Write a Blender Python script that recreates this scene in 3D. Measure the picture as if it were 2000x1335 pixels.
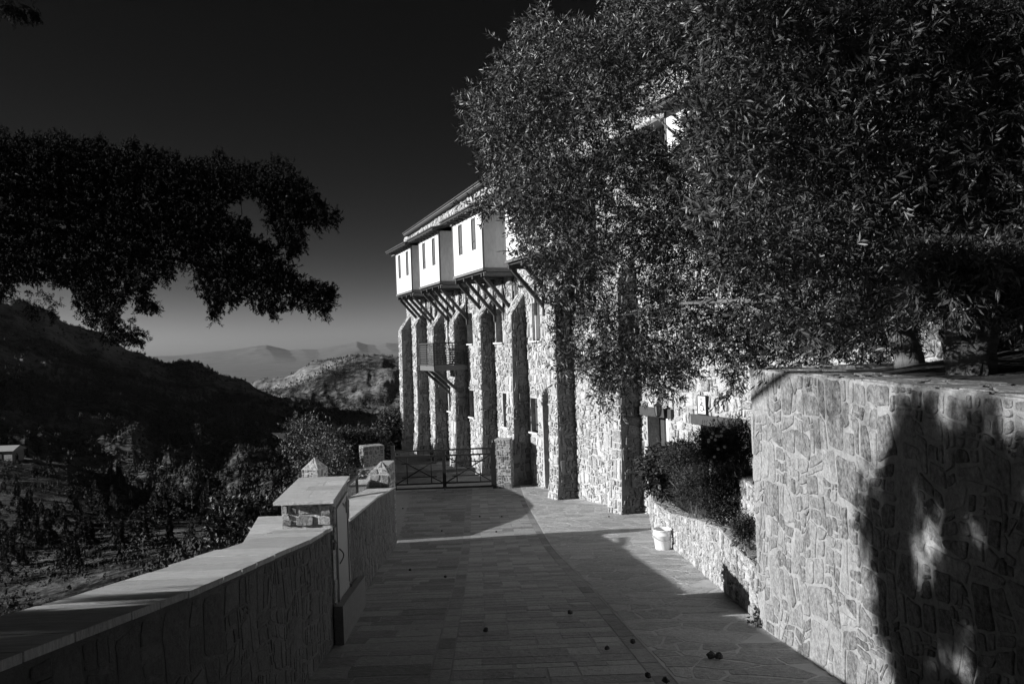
import bpy, math, random
import numpy as np
from mathutils import Vector, Matrix
R = random.Random(7)
N = np.random.default_rng(11)
for o in list(bpy.data.objects): bpy.data.objects.remove(o)
S = bpy.context.scene
# ------------------------------------------------------------------ camera, sky, sun, exposure
F = 1556.0; ROLL = 0.035; PITCH = 0.004
ca, sa, cp, sp = math.cos(ROLL), math.sin(ROLL), math.cos(PITCH), math.sin(PITCH)
cam = bpy.data.objects.new('camera', bpy.data.cameras.new('camera')); S.collection.objects.link(cam)
fwd = Vector((0, cp, sp)); up0 = Vector((0, -sp, cp)); rt0 = Vector((1, 0, 0))
rt = rt0*ca - up0*sa; up = rt0*sa + up0*ca
m = Matrix((rt, up, -fwd)).transposed().to_4x4(); cam.matrix_world = m
cam.data.lens = 28.008; cam.data.sensor_width = 36; cam.data.clip_start = 0.05; cam.data.clip_end = 90000
S.camera = cam
S.view_settings.view_transform = 'Standard'; S.view_settings.look = 'None'
S.view_settings.exposure = 0.5; S.view_settings.gamma = 1; S.view_settings.use_curve_mapping = False
S.cycles.max_bounces = 5; S.cycles.diffuse_bounces = 3; S.cycles.glossy_bounces = 2
S.cycles.volume_bounces = 0; S.cycles.transparent_max_bounces = 8
SUN = Vector((-1, -0.19, 0.307)).normalized()
EL = math.asin(SUN.z); AZ = math.atan2(SUN.x, SUN.y)
W = bpy.data.worlds.new("World"); S.world = W; W.use_nodes = True
wt = W.node_tree; wn = wt.nodes; wl = wt.links
bg = wn['Background']
sky = wn.new('ShaderNodeTexSky'); sky.sky_type = 'NISHITA'; sky.sun_disc = False
sky.sun_elevation = EL; sky.sun_rotation = AZ % (2*math.pi); sky.altitude = 800; sky.air_density = 1.0; sky.dust_density = 0.6
sep = wn.new('ShaderNodeSeparateColor'); wl.new(sky.outputs[0], sep.inputs[0])
dv = wn.new('ShaderNodeMath'); dv.operation = 'DIVIDE'; dv.inputs[1].default_value = 4.37; wl.new(sep.outputs[0], dv.inputs[0])
pw = wn.new('ShaderNodeMath'); pw.operation = 'POWER'; pw.inputs[1].default_value = 3.7
wl.new(dv.outputs[0], pw.inputs[0])                       # black-and-white picture through a red filter
ml = wn.new('ShaderNodeMath'); ml.operation = 'MULTIPLY'; ml.inputs[1].default_value = 0.9; wl.new(pw.outputs[0], ml.inputs[0])
mn = wn.new('ShaderNodeMath'); mn.operation = 'MINIMUM'; mn.inputs[1].default_value = 5.0; wl.new(ml.outputs[0], mn.inputs[0])
wl.new(mn.outputs[0], bg.inputs[0]); bg.inputs[1].default_value = 0.1
sl = bpy.data.lights.new('sun', 'SUN'); sl.energy = 5.0; sl.angle = math.radians(0.5); sl.color = (1, 1, 1)
so = bpy.data.objects.new('sun', sl); S.collection.objects.link(so)
so.rotation_euler = SUN.to_track_quat('Z', 'Y').to_euler(); so.location = (-20, -3, 12)

# ------------------------------------------------------------------ materials (a black-and-white photograph: greys only)
def mat(name, lo, hi, rough=0.85, scale=6.0, amt=0.35, bump=0.3, bscale=30.0, spec=0.3, per=True, stretch=None, fine=0.0):
    M = bpy.data.materials.new(name); M.use_nodes = True; t = M.node_tree; n = t.nodes; l = t.links
    b = n['Principled BSDF']; b.inputs['Roughness'].default_value = rough; b.inputs['Specular IOR Level'].default_value = spec
    g = n.new('ShaderNodeNewGeometry')
    pos = g.outputs['Position']
    if stretch:
        mp = n.new('ShaderNodeMapping'); mp.inputs['Scale'].default_value = stretch; l.new(pos, mp.inputs[0]); pos = mp.outputs[0]
    nz = n.new('ShaderNodeTexNoise'); nz.inputs['Scale'].default_value = scale; nz.inputs['Detail'].default_value = 6; nz.inputs['Roughness'].default_value = 0.65
    l.new(pos, nz.inputs['Vector'])
    def math_(op, a, c):
        q = n.new('ShaderNodeMath'); q.operation = op
        for i, v in enumerate((a, c)):
            if hasattr(v, 'links') or hasattr(v, 'is_output'): l.new(v, q.inputs[i])
            elif v is not None: q.inputs[i].default_value = v
        return q.outputs[0]
    if per:
        oi = n.new('ShaderNodeObjectInfo')
        r = math_('FRACT', math_('ADD', oi.outputs['Random'], g.outputs['Random Per Island']), None)
    else: r = math_('ADD', 0.5, 0.0)
    f = math_('ADD', math_('MULTIPLY', r, 1 - amt), math_('MULTIPLY', math_('SUBTRACT', math_('MULTIPLY', nz.outputs[0], 2.4), 0.7), amt))
    if fine:
        n3 = n.new('ShaderNodeTexNoise'); n3.inputs['Scale'].default_value = scale*5; n3.inputs['Detail'].default_value = 4; n3.inputs['Roughness'].default_value = 0.75
        l.new(pos, n3.inputs['Vector'])
        f = math_('ADD', f, math_('MULTIPLY', math_('SUBTRACT', n3.outputs[0], .5), fine*7))
    mr = n.new('ShaderNodeMapRange'); mr.inputs['To Min'].default_value = lo; mr.inputs['To Max'].default_value = hi; mr.clamp = True; mr.inputs['From Min'].default_value = -.15; mr.inputs['From Max'].default_value = 1.15
    l.new(f, mr.inputs['Value'])
    l.new(mr.outputs[0], b.inputs['Base Color'])
    if bump:
        n2 = n.new('ShaderNodeTexNoise'); n2.inputs['Scale'].default_value = bscale; n2.inputs['Detail'].default_value = 8; n2.inputs['Roughness'].default_value = 0.7
        l.new(pos, n2.inputs['Vector'])
        bp = n.new('ShaderNodeBump'); bp.inputs['Strength'].default_value = bump; bp.inputs['Distance'].default_value = 0.02 if not fine else 0.05
        l.new(n2.outputs[0], bp.inputs['Height']); l.new(bp.outputs[0], b.inputs['Normal'])
    return M
M = dict(
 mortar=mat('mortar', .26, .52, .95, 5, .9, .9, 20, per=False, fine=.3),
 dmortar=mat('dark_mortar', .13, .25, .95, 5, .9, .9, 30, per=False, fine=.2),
 stone=mat('rubble_stone', .07, .48, .85, 6, .35, .9, 14, fine=.36),
 shadestone=mat('shaded_rubble_stone', .03, .24, .9, 6, .35, .9, 12, fine=.35),  # darker copy of the stone: shade of the buttress sides painted in
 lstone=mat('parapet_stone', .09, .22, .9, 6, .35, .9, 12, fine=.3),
 tileA=mat('centre_tile', .12, .46, .6, 4, .25, .7, 14, spec=.45, fine=.2),
 wstone=mat('pale_rubble_stone', .08, .74, .85, 6, .35, 1.0, 9, fine=.4),
 wmortar=mat('pale_mortar', .22, .66, .95, 7, .9, 1.0, 12, per=False, fine=.35),
 crazy=mat('crazy_paving_stone', .24, .56, .7, 5, .45, .8, 12, spec=.4, fine=.35),
 slab=mat('paving_slate', .07, .38, .6, 4, .25, .8, 14, spec=.45, stretch=(1, 2.2, 1), fine=.3),
 grout=mat('grout', .24, .34, .95, 6, .9, .5, 60, per=False),
 grout2=mat('pale_grout', .46, .6, .95, 6, .9, .5, 60, per=False),
 coping=mat('coping_stone', .42, .86, .75, 3, .4, .9, 9, spec=.35, stretch=(.6, 5, 1), fine=.35),
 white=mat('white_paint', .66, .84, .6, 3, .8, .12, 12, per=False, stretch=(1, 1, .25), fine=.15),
 dullwhite=mat('dull_white_paint', .56, .80, .7, 2.2, .8, .15, 9, per=False, stretch=(1, 1, .35), fine=.3),  # slightly darker, mottled version of the white paint
 wood=mat('dark_timber', .03, .085, .7, 14, .6, .5, 30),
 greywood=mat('weathered_timber', .10, .22, .8, 14, .6, .5, 30),
 frame=mat('brown_window_frame', .06, .11, .6, 14, .6, .3, 30),
 pane=mat('window_pane', .11, .2, .25, 2, .6, 0, 9, spec=.6),
 curtain=mat('grey_blind', .28, .34, .6, 3, .6, .1, 9),
 black=mat('black_iron', .015, .03, .45, 20, .6, .15, 60, spec=.4),
 steel=mat('painted_steel_door', .26, .34, .35, 2, .7, .08, 8, spec=.5, per=False),
 pipe=mat('grey_pipe', .3, .38, .5, 6, .6, .1, 20),
 tile=mat('clay_roof_tile', .10, .24, .8, 10, .5, .5, 40),
 leaf=mat('broad_leaf', .03, .12, .42, 6, .25, 0, 9, spec=.5),
 shrubleaf=mat('shrub_leaf', .022, .06, .5, 6, .25, 0, 9, spec=.4),
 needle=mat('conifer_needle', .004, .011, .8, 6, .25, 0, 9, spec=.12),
 farleaf=mat('far_foliage', .025, .085, .85, .25, .4, 0, 9, spec=.1),
 bark=mat('bark', .10, .24, .9, 9, .9, 1.0, 30, per=False, stretch=(1, 1, .25)),
 paleb=mat('pale_old_bark', .08, .30, .85, 5, .9, 1.0, 14, per=False, stretch=(.6, .6, 3.5), fine=.3),
 soil=mat('soil', .03, .075, .95, 9, .9, 1.0, 30, per=False),
 bucket=mat('white_plastic', .78, .84, .35, 4, .6, 0, 9, per=False),
 flower=mat('pale_flower', .45, .6, .7, 9, .6, 0, 9),
 plainland=mat('dry_plain', .12, .26, 1, .0022, .9, 0, 9, per=False, spec=0),
 hutroof=mat('pale_sheet_roof', .34, .42, .5, 1, .7, 0, 9, per=False),
 track=mat('dry_earth_track', .2, .3, .95, .2, .7, 0, 9, per=False),
)
# ------------------------------------------------------------------ helpers
C = S.collection
def tag(o, label=None, cat=None, group=None, kind=None):
    for k, v in (('label', label), ('category', cat), ('group', group), ('kind', kind)):
        if v: o[k] = v
    return o
def empty(name, loc, label, cat, group=None, rz=0):
    o = bpy.data.objects.new(name, None); C.objects.link(o); o.location = loc; o.rotation_euler = (0, 0, rz)
    bpy.context.view_layer.update
    return tag(o, label, cat, group)
def link(o, parent=None):
    C.objects.link(o)
    if parent is not None:
        o.parent = parent
        o.matrix_parent_inverse = world(parent).inverted()
    return o
def world(o):
    m = o.matrix_basis
    if o.parent: m = world(o.parent) @ o.matrix_parent_inverse @ m
    return m
def meshobj(name, verts, faces, material, parent=None, smooth=False, center=False, kind=None):
    verts = [Vector(v) for v in verts]
    c = Vector((0, 0, 0))
    if center:
        for v in verts: c += v
        c /= len(verts); verts = [v - c for v in verts]
    me = bpy.data.meshes.new(name); me.from_pydata(verts, [], faces); me.materials.append(M[material]); me.update()
    if smooth: me.polygons.foreach_set('use_smooth', [True]*len(me.polygons))
    o = bpy.data.objects.new(name, me); o.location = c; link(o, parent)
    if kind: o['kind'] = kind
    return o
def np_obj(name, V, T, material, parent=None, smooth=False, kind=None, k=3):
    me = bpy.data.meshes.new(name); V = np.asarray(V, dtype=np.float32); T = np.asarray(T, dtype=np.int32)
    me.vertices.add(len(V)); me.vertices.foreach_set('co', V.ravel())
    me.loops.add(T.size); me.loops.foreach_set('vertex_index', T.ravel())
    me.polygons.add(len(T)); me.polygons.foreach_set('loop_start', np.arange(len(T), dtype=np.int32)*k)
    me.polygons.foreach_set('loop_total', np.full(len(T), k, dtype=np.int32))
    me.materials.append(M[material]); me.update(calc_edges=True); me.validate()
    if smooth: me.polygons.foreach_set('use_smooth', [True]*len(me.polygons))
    o = bpy.data.objects.new(name, me); link(o, parent)
    if kind: o['kind'] = kind
    return o
class MB:
    def __init__(s): s.v = []; s.f = []
    def add(s, vs, fs):
        b = len(s.v); s.v += [Vector(v) for v in vs]; s.f += [[b+i for i in f] for f in fs]; return s
    def hexa(s, p):   # 4 bottom, 4 top, both counter-clockwise from above
        return s.add(p, [(3, 2, 1, 0), (4, 5, 6, 7), (0, 1, 5, 4), (1, 2, 6, 5), (2, 3, 7, 6), (3, 0, 4, 7)])
    def box(s, c, h, ax=None):
        ax = ax or (Vector((1, 0, 0)), Vector((0, 1, 0)), Vector((0, 0, 1))); c = Vector(c)
        pts = []
        for z in (-1, 1):
            for x, y in ((-1, -1), (1, -1), (1, 1), (-1, 1)):
                pts.append(c + ax[0]*x*h[0] + ax[1]*y*h[1] + ax[2]*z*h[2])
        return s.hexa(pts)
    def bar(s, a, b, w, t=None, upv=None):
        a, b = Vector(a), Vector(b); d = (b-a); L = d.length; d.normalize()
        u = Vector(upv) if upv else (Vector((0, 0, 1)) if abs(d.z) < .95 else Vector((0, 1, 0)))
        x = d.cross(u).normalized(); y = x.cross(d).normalized(); t = t or w
        return s.box((a+b)/2, (w/2, L/2, t/2), (x, d, y))
    def tube(s, pts, rad, n=8, cap=True):
        pts = [Vector(p) for p in pts]; rings = []; prev = None
        for i, p in enumerate(pts):
            d = (pts[min(i+1, len(pts)-1)] - pts[max(i-1, 0)]).normalized()
            if prev is None: x = d.cross(Vector((0.3, 0.2, 1)) if abs(d.z) < .9 else Vector((1, 0, 0))).normalized()
            else: x = (prev - d*prev.dot(d)).normalized()
            prev = x; y = d.cross(x); r = rad[i] if hasattr(rad, '__len__') else rad
            rings.append([p + (x*math.cos(2*math.pi*k/n) + y*math.sin(2*math.pi*k/n))*r for k in range(n)])
        b = len(s.v)
        for g in rings: s.v += g
        for i in range(len(rings)-1):
            for k in range(n):
                a = b+i*n+k; c = b+i*n+(k+1) % n; s.f.append([a, c, c+n, a+n])
        if cap: s.f.append([b+k for k in range(n)][::-1]); s.f.append([b+(len(rings)-1)*n+k for k in range(n)])
        return s
    def lathe(s, c, prof, n=24):
        b = len(s.v); c = Vector(c)
        for r, z in prof: s.v += [c + Vector((r*math.cos(2*math.pi*k/n), r*math.sin(2*math.pi*k/n), z)) for k in range(n)]
        for i in range(len(prof)-1):
            for k in range(n):
                a = b+i*n+k; d = b+i*n+(k+1) % n; s.f.append([a, d, d+n, a+n])
        return s
    def obj(s, name, material, parent=None, smooth=False, center=True, kind=None):
        return meshobj(name, s.v, s.f, material, parent, smooth, center, kind)

def interp(tab, x):
    return float(np.interp(x, [a for a, _ in tab], [b for _, b in tab]))
def at(px, py, d):
    u = (px-1000)/F; v = (674-py)/F
    return Vector(((u*ca + v*sa)*d, d, (-u*sa + v*ca)*d))
def g0(y):
    if y < -3: return -1.6 + .158*3 + .03*(-3-y)
    if y < 16.7: return -1.6 - .158*y
    if y < 25: return -4.24 - .08*(y-16.7)
    return -4.9 - .03*(y-25)
def g(y): return (g0(y-1.2) + 2*g0(y) + g0(y+1.2))/4
CX = [(-8, .5), (0, .35), (6, .2), (11, 0), (17, -.28), (24.3, -.65), (29, -.85)]
WI = [(-6, -1.38), (0, -1.48), (2.4, -1.53), (3.7, -1.57), (6.37, -1.70), (7.65, -1.81), (10, -2.04), (13.8, -2.44), (17.75, -2.72)]
ZC = [(-6, .35), (0, -.5), (2.32, -.86), (3.76, -1.10), (6.37, -1.50), (7.65, -1.68), (9.1, -1.92), (17.75, -3.05)]
def cx(y): return interp(CX, y)
def wi(y): return interp(WI, y)
def zc(y): return interp(ZC, y)
def rwx(y): return 2.2 + .0155*y
PL = [(7.8, 2.36), (8.6, 2.44), (10.2, 2.56), (12.1, 2.72), (15.9, 3.02)]
def plx(y): return interp(PL, y)

# power diagram: irregular stones with joints of width `joint`
NB = [[(a, b) for a in range(-4, 5) for b in range(-4, 5) if max(abs(a), abs(b)) == k] for k in (1, 2, 3, 4)]
def cells(Wd, Hd, sx, sy, rng, joint, var=.35, jit=.42, keep=None):
    nx, ny = max(1, round(Wd/sx)), max(1, round(Hd/sy)); dx, dy = Wd/nx, Hd/ny
    P = {}; k = 0
    for j in range(-1, ny+1):
        for i in range(-1, nx+1):
            off = .5*(j % 2)
            P[(i, j)] = ((i+.5+off-.25+rng.uniform(-jit, jit))*dx, (j+.5+rng.uniform(-jit, jit))*dy, (rng.uniform(.75, 1.15) if rng.random() < .36 else rng.uniform(0, .35))*var)
    out = []
    asp = dx/dy
    for (i, j), (px, py, w) in P.items():
        poly = [(0+joint/2, 0+joint/2), (Wd-joint/2, joint/2), (Wd-joint/2, Hd-joint/2), (joint/2, Hd-joint/2)]
        lim = 1.7*max(dx, dy)+.01
        Rm = 1e9
        for ring in NB:
            for di, dj in ring:
                q = P.get((i+di, j+dj))
                if q is None: continue
                qx, qy, qw = q
                ax, ay = (qx-px), (qy-py)*asp   # metric scaled so that cells keep their aspect
                L2 = ax*ax+ay*ay
                c = (L2 + (w-qw)*dx*dx)/2        # halfplane ax*(x-px) + ay*asp*(y-py) <= c
                nxx, nyy = ax, ay*asp; nl = math.hypot(nxx, nyy)
                lim_c = c - nl*joint/2
                if lim_c > Rm*nl: continue
                new = []
                for e in range(len(poly)):
                    a, b = poly[e], poly[(e+1) % len(poly)]
                    da = nxx*(a[0]-px)+nyy*(a[1]-py)-lim_c; db = nxx*(b[0]-px)+nyy*(b[1]-py)-lim_c
                    if da <= 0: new.append(a)
                    if (da < 0) != (db < 0) and abs(da-db) > 1e-12:
                        t = da/(da-db); new.append((a[0]+(b[0]-a[0])*t, a[1]+(b[1]-a[1])*t))
                poly = new
                if len(poly) < 3: break
            if len(poly) < 3: break
            Rm = max(math.hypot(a[0]-px, a[1]-py) for a in poly)
        if len(poly) < 3: continue
        A = .5*sum(poly[e][0]*poly[(e+1) % len(poly)][1]-poly[(e+1) % len(poly)][0]*poly[e][1] for e in range(len(poly)))
        if abs(A) < .03*dx*dy: continue
        if keep:
            cxx = sum(p[0] for p in poly)/len(poly); cyy = sum(p[1] for p in poly)/len(poly)
            if not keep(cxx, cyy, poly): continue
        out.append(poly)
    return out
def blocks(Wd, Hd, smin, smax, rng, joint, warp=.05, keep=None):
    """roughly squared rubble: mixed sizes, wavering joints, knocked-off corners"""
    done = []; st = [(0., 0., Wd, Hd)]
    while st:
        x0, y0, x1, y1 = st.pop(); w, h = x1-x0, y1-y0
        t = smin+(smax-smin)*rng.random()**2.0
        if max(w, h) > t*1.25 and (max(w, h) > smax*1.6 or w*h > t*t*1.1):
            k = rng.uniform(.28, .72) if max(w, h) < 2.5*smax else rng.uniform(.4, .6)
            if w > h*1.15 or (w > h*.8 and rng.random() < .5): st += [(x0, y0, x0+w*k, y1), (x0+w*k, y0, x1, y1)]
            else: st += [(x0, y0, x1, y0+h*k), (x0, y0+h*k, x1, y1)]
        else: done.append((x0, y0, x1, y1))
    out = []
    for x0, y0, x1, y1 in done:
        w, h = x1-x0, y1-y0; m = min(w, h); j = joint/2*rng.uniform(.6, 1.7)
        if m < 3*joint: continue
        a = [x0+j, y0+j, x1-j, y1-j]; q = []
        for cx_, cy_, sx, sy in ((a[0], a[1], 1, 1), (a[2], a[1], -1, 1), (a[2], a[3], -1, -1), (a[0], a[3], 1, -1)):
            r_ = rng.random(); e = m*rng.uniform(.06, .3)
            if r_ < .45:
                pa = (cx_+sx*e, cy_+sy*rng.uniform(0, .04)*m); pb = (cx_+sx*rng.uniform(0, .04)*m, cy_+sy*e*rng.uniform(.5, 1.3))
                q += [pb, pa] if sx*sy > 0 else [pa, pb]
            else: q.append((cx_+sx*rng.uniform(-.02, .17)*m, cy_+sy*rng.uniform(-.02, .17)*m))
        out.append(q)
    if not out: return out
    P = np.array([p for q in out for p in q]); sx_ = rng.uniform(0, 50)
    def fade(v, L): return np.clip(np.minimum(v, L-v)/.12, 0, 1)
    dx_ = fbm(P[:, 0]*2.6+sx_, P[:, 1]*2.6, 3, 71)*warp*2*fade(P[:, 0], Wd); dy_ = fbm(P[:, 0]*2.6+sx_+9, P[:, 1]*2.6+5, 3, 72)*warp*2*fade(P[:, 1], Hd)
    P[:, 0] += dx_; P[:, 1] += dy_; k = 0; res = []
    for q in out:
        p = [tuple(P[k+i]) for i in range(len(q))]; k += len(q)
        cx_ = sum(a[0] for a in p)/len(p); cy_ = sum(a[1] for a in p)/len(p)
        if keep and not keep(cx_, cy_, p): continue
        res.append(p)
    return res
def roundpoly(p, cut=.22):
    q = []
    for i in range(len(p)):
        a, b = p[i], p[(i+1) % len(p)]
        if math.hypot(a[0]-b[0], a[1]-b[1]) < .012: q.append(((a[0]+b[0])/2, (a[1]+b[1])/2)); continue
        q.append((a[0]+(b[0]-a[0])*cut, a[1]+(b[1]-a[1])*cut)); q.append((a[0]+(b[0]-a[0])*(1-cut), a[1]+(b[1]-a[1])*(1-cut)))
    return q
def stone_geo(poly, mapf, proud, rng, cut=.22, base=-.02, tilt=.3, inset=.9, rough=True):
    if cut and rough:
        q = []
        for i in range(len(poly)):
            a, b = poly[i], poly[(i+1) % len(poly)]; L = math.hypot(b[0]-a[0], b[1]-a[1])
            q.append((a[0]+rng.uniform(-.03, .03)*L, a[1]+rng.uniform(-.03, .03)*L))
            if L > .07: k = rng.uniform(-.07, .03); t = rng.uniform(.35, .65); q.append((a[0]+(b[0]-a[0])*t-(a[1]-b[1])*k, a[1]+(b[1]-a[1])*t+(a[0]-b[0])*k))
        poly = q
    p = roundpoly(poly, cut) if cut else poly
    n = len(p); mx = sum(a[0] for a in p)/n; my = sum(a[1] for a in p)/n
    ext = max(abs(a[0]-mx)+abs(a[1]-my) for a in p) or 1
    h = proud*rng.uniform(.45, 1.2); tx, ty = rng.uniform(-1, 1)*tilt*proud, rng.uniform(-1, 1)*tilt*proud
    def off(a): return h + (tx*(a[0]-mx)+ty*(a[1]-my))/ext
    v = [mapf(a[0], a[1], base) for a in p] + [mapf(a[0], a[1], off(a)*.55) for a in p]
    i2 = [(mx+(a[0]-mx)*inset, my+(a[1]-my)*inset) for a in p]
    v += [mapf(a[0], a[1], off(a)) for a in i2]
    f = []
    for k in range(n):
        k2 = (k+1) % n
        f.append((k, k2, n+k2, n+k)); f.append((n+k, n+k2, 2*n+k2, 2*n+k))
    f.append(tuple(range(2*n, 3*n)))
    return v, f
def lay(polys, mapf, proud, rng, material, parent, name='stone', nobj=0, flip=False, label=None, cut=.22, tilt=.3, inset=.9):
    """lay stones on a surface: the nobj that show largest as parts, the rest joined"""
    items = []
    for p in polys:
        mx = sum(a[0] for a in p)/len(p); my = sum(a[1] for a in p)/len(p)
        c = mapf(mx, my, 0)
        A = abs(.5*sum(p[e][0]*p[(e+1) % len(p)][1]-p[(e+1) % len(p)][0]*p[e][1] for e in range(len(p))))
        inv = c.y > .8 and abs(c.x/c.y) < .66
        items.append((-(A/max(c.length_squared, .5))*(1 if inv else .02), p))
    items.sort(key=lambda t: t[0])
    rest = MB()
    for i, (_, p) in enumerate(items):
        v, f = stone_geo(p, mapf, proud, rng, cut, tilt=tilt, inset=inset)
        if flip: f = [tuple(reversed(q)) for q in f]
        if i < nobj: meshobj(name, v, f, material, parent, center=True)
        else: rest.add(v, f)
    if rest.v:
        rest.obj(name+'_infill' if nobj else name+'work', material, parent, center=False, kind='stuff')

# ------------------------------------------------------------------ value noise
def vnoise(x, y, seed=0):
    xi = np.floor(x).astype(np.int64); yi = np.floor(y).astype(np.int64); xf = x-xi; yf = y-yi
    u = xf*xf*(3-2*xf); v = yf*yf*(3-2*yf)
    def h(a, b):
        n = (a*374761393 + b*668265263 + seed*1442695041) & 0xffffffff
        n = ((n ^ (n >> 13))*1274126177) & 0xffffffff
        return ((n ^ (n >> 16)) & 0xffff)/65535.0
    return (h(xi, yi)*(1-u)+h(xi+1, yi)*u)*(1-v)+(h(xi, yi+1)*(1-u)+h(xi+1, yi+1)*u)*v
def fbm(x, y, o=5, seed=0, gain=.5):
    s = 0; a = 1; t = 0
    for i in range(o):
        s = s+a*(vnoise(x*2**i, y*2**i, seed+i)-.5); t += a; a *= gain
    return s/t*2
def ridged(x, y, o=5, seed=0):
    s = 0; a = 1; t = 0
    for i in range(o):
        s = s + a*(1-np.abs(2*vnoise(x*2**i, y*2**i, seed+i)-1)*1.6); t += a; a *= .5
    return s/t-.4

# ------------------------------------------------------------------ TERRAIN: one sheet to the horizon, in polar rings round the terrace
PXS = [-1200, -200, 0, 100, 200, 300, 400, 500, 600, 700, 800]
YR = [(-1200, 500), (-200, 560), (0, 587), (60, 602), (130, 634), (200, 657), (280, 682), (330, 702), (380, 712), (430, 737), (470, 751), (500, 760), (560, 782), (650, 800), (800, 812)]
RC = [(-1200, 640), (0, 660), (400, 770), (480, 762), (520, 748), (560, 735), (600, 722), (640, 708), (680, 698), (720, 688), (750, 685), (777, 691), (800, 697), (900, 720)]
PXS = [-1200, -200, 0, 60, 130, 200, 280, 330, 380, 430, 470, 500, 540, 570, 600, 650, 700, 750, 800]
def rowv(tab): return [float(np.interp(p, [a for a, _ in tab], [b for _, b in tab])) for p in PXS]
def low(pts): return rowv(list(zip([-1200, -200, 0, 100, 200, 300, 400, 500, 600, 700, 800], pts)))
LAY = {   # ring radius -> how far the land falls below / rises above eye level, as image heights along each bearing
 72:  low([1300, 1300, 1240, 1210, 1170, 1140, 1110, 1080, 1040, 1000, 960]),
 110: low([1110, 1110, 1090, 1080, 1060, 1045, 1035, 1020, 990, 960, 940]),
 150: low([900, 930, 935, 945, 975, 1010, 1020, 1010, 980, 950, 935]),
 175: low([870, 886, 893, 898, 938, 985, 1015, 1005, 975, 948, 932]),
 225: low([990, 990, 990, 990, 1000, 1030, 1035, 1020, 980, 950, 935]),
}
yr = rowv(YR); rc_ = rowv(RC)
for r_, f_ in ((280, 0.), (355, .17), (430, .33), (505, .46), (580, .60), (655, .74), (730, .87), (805, 1.), (860, .96)):
    LAY[r_] = [1000+(y_-1000)*f_ if p_ < 470 else 980+(y_-980)*f_ for p_, y_ in zip(PXS, yr)]
def hl(k_, add): return [800+(b_-800)*k_ if p_ > 450 else a+add for p_, a, b_ in zip(PXS, yr, rc_)]
LAY[930] = [max(q_, a+15) if p_ < 560 else q_ for p_, q_, a in zip(PXS, hl(.12, 45), yr)]
LAY[1010] = [max(q_, a+12) if p_ < 520 else q_ for p_, q_, a in zip(PXS, hl(.42, 60), yr)]
LAY[1110] = hl(.74, 60)
LAY[1240] = [b_ if p_ > 450 else a+60 for p_, a, b_ in zip(PXS, yr, rc_)]
LAY[1600] = [y_+110 for y_ in rc_]; LAY[2000] = [y_+130 for y_ in rc_]
def px_az_e(px, py):
    p = at(px, py, 1.0); return math.atan2(p.x, 1.0), p.z/math.hypot(p.x, 1)
rs = sorted(LAY)
azt = [px_az_e(p, 800)[0] for p in PXS]
etab = np.array([[px_az_e(PXS[i], LAY[r][i])[1] for i in range(len(PXS))] for r in rs])
MT = [(-400, 715), (340, 694), (370, 692), (400, 688), (440, 684), (470, 680), (500, 675), (520, 673), (545, 679), (565, 684), (590, 681), (620, 682), (650, 676), (680, 670), (697, 666), (715, 672), (735, 674), (755, 669), (777, 670), (900, 668), (1200, 690), (2200, 690)]
mta = [px_az_e(a, b) for a, b in MT]
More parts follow.
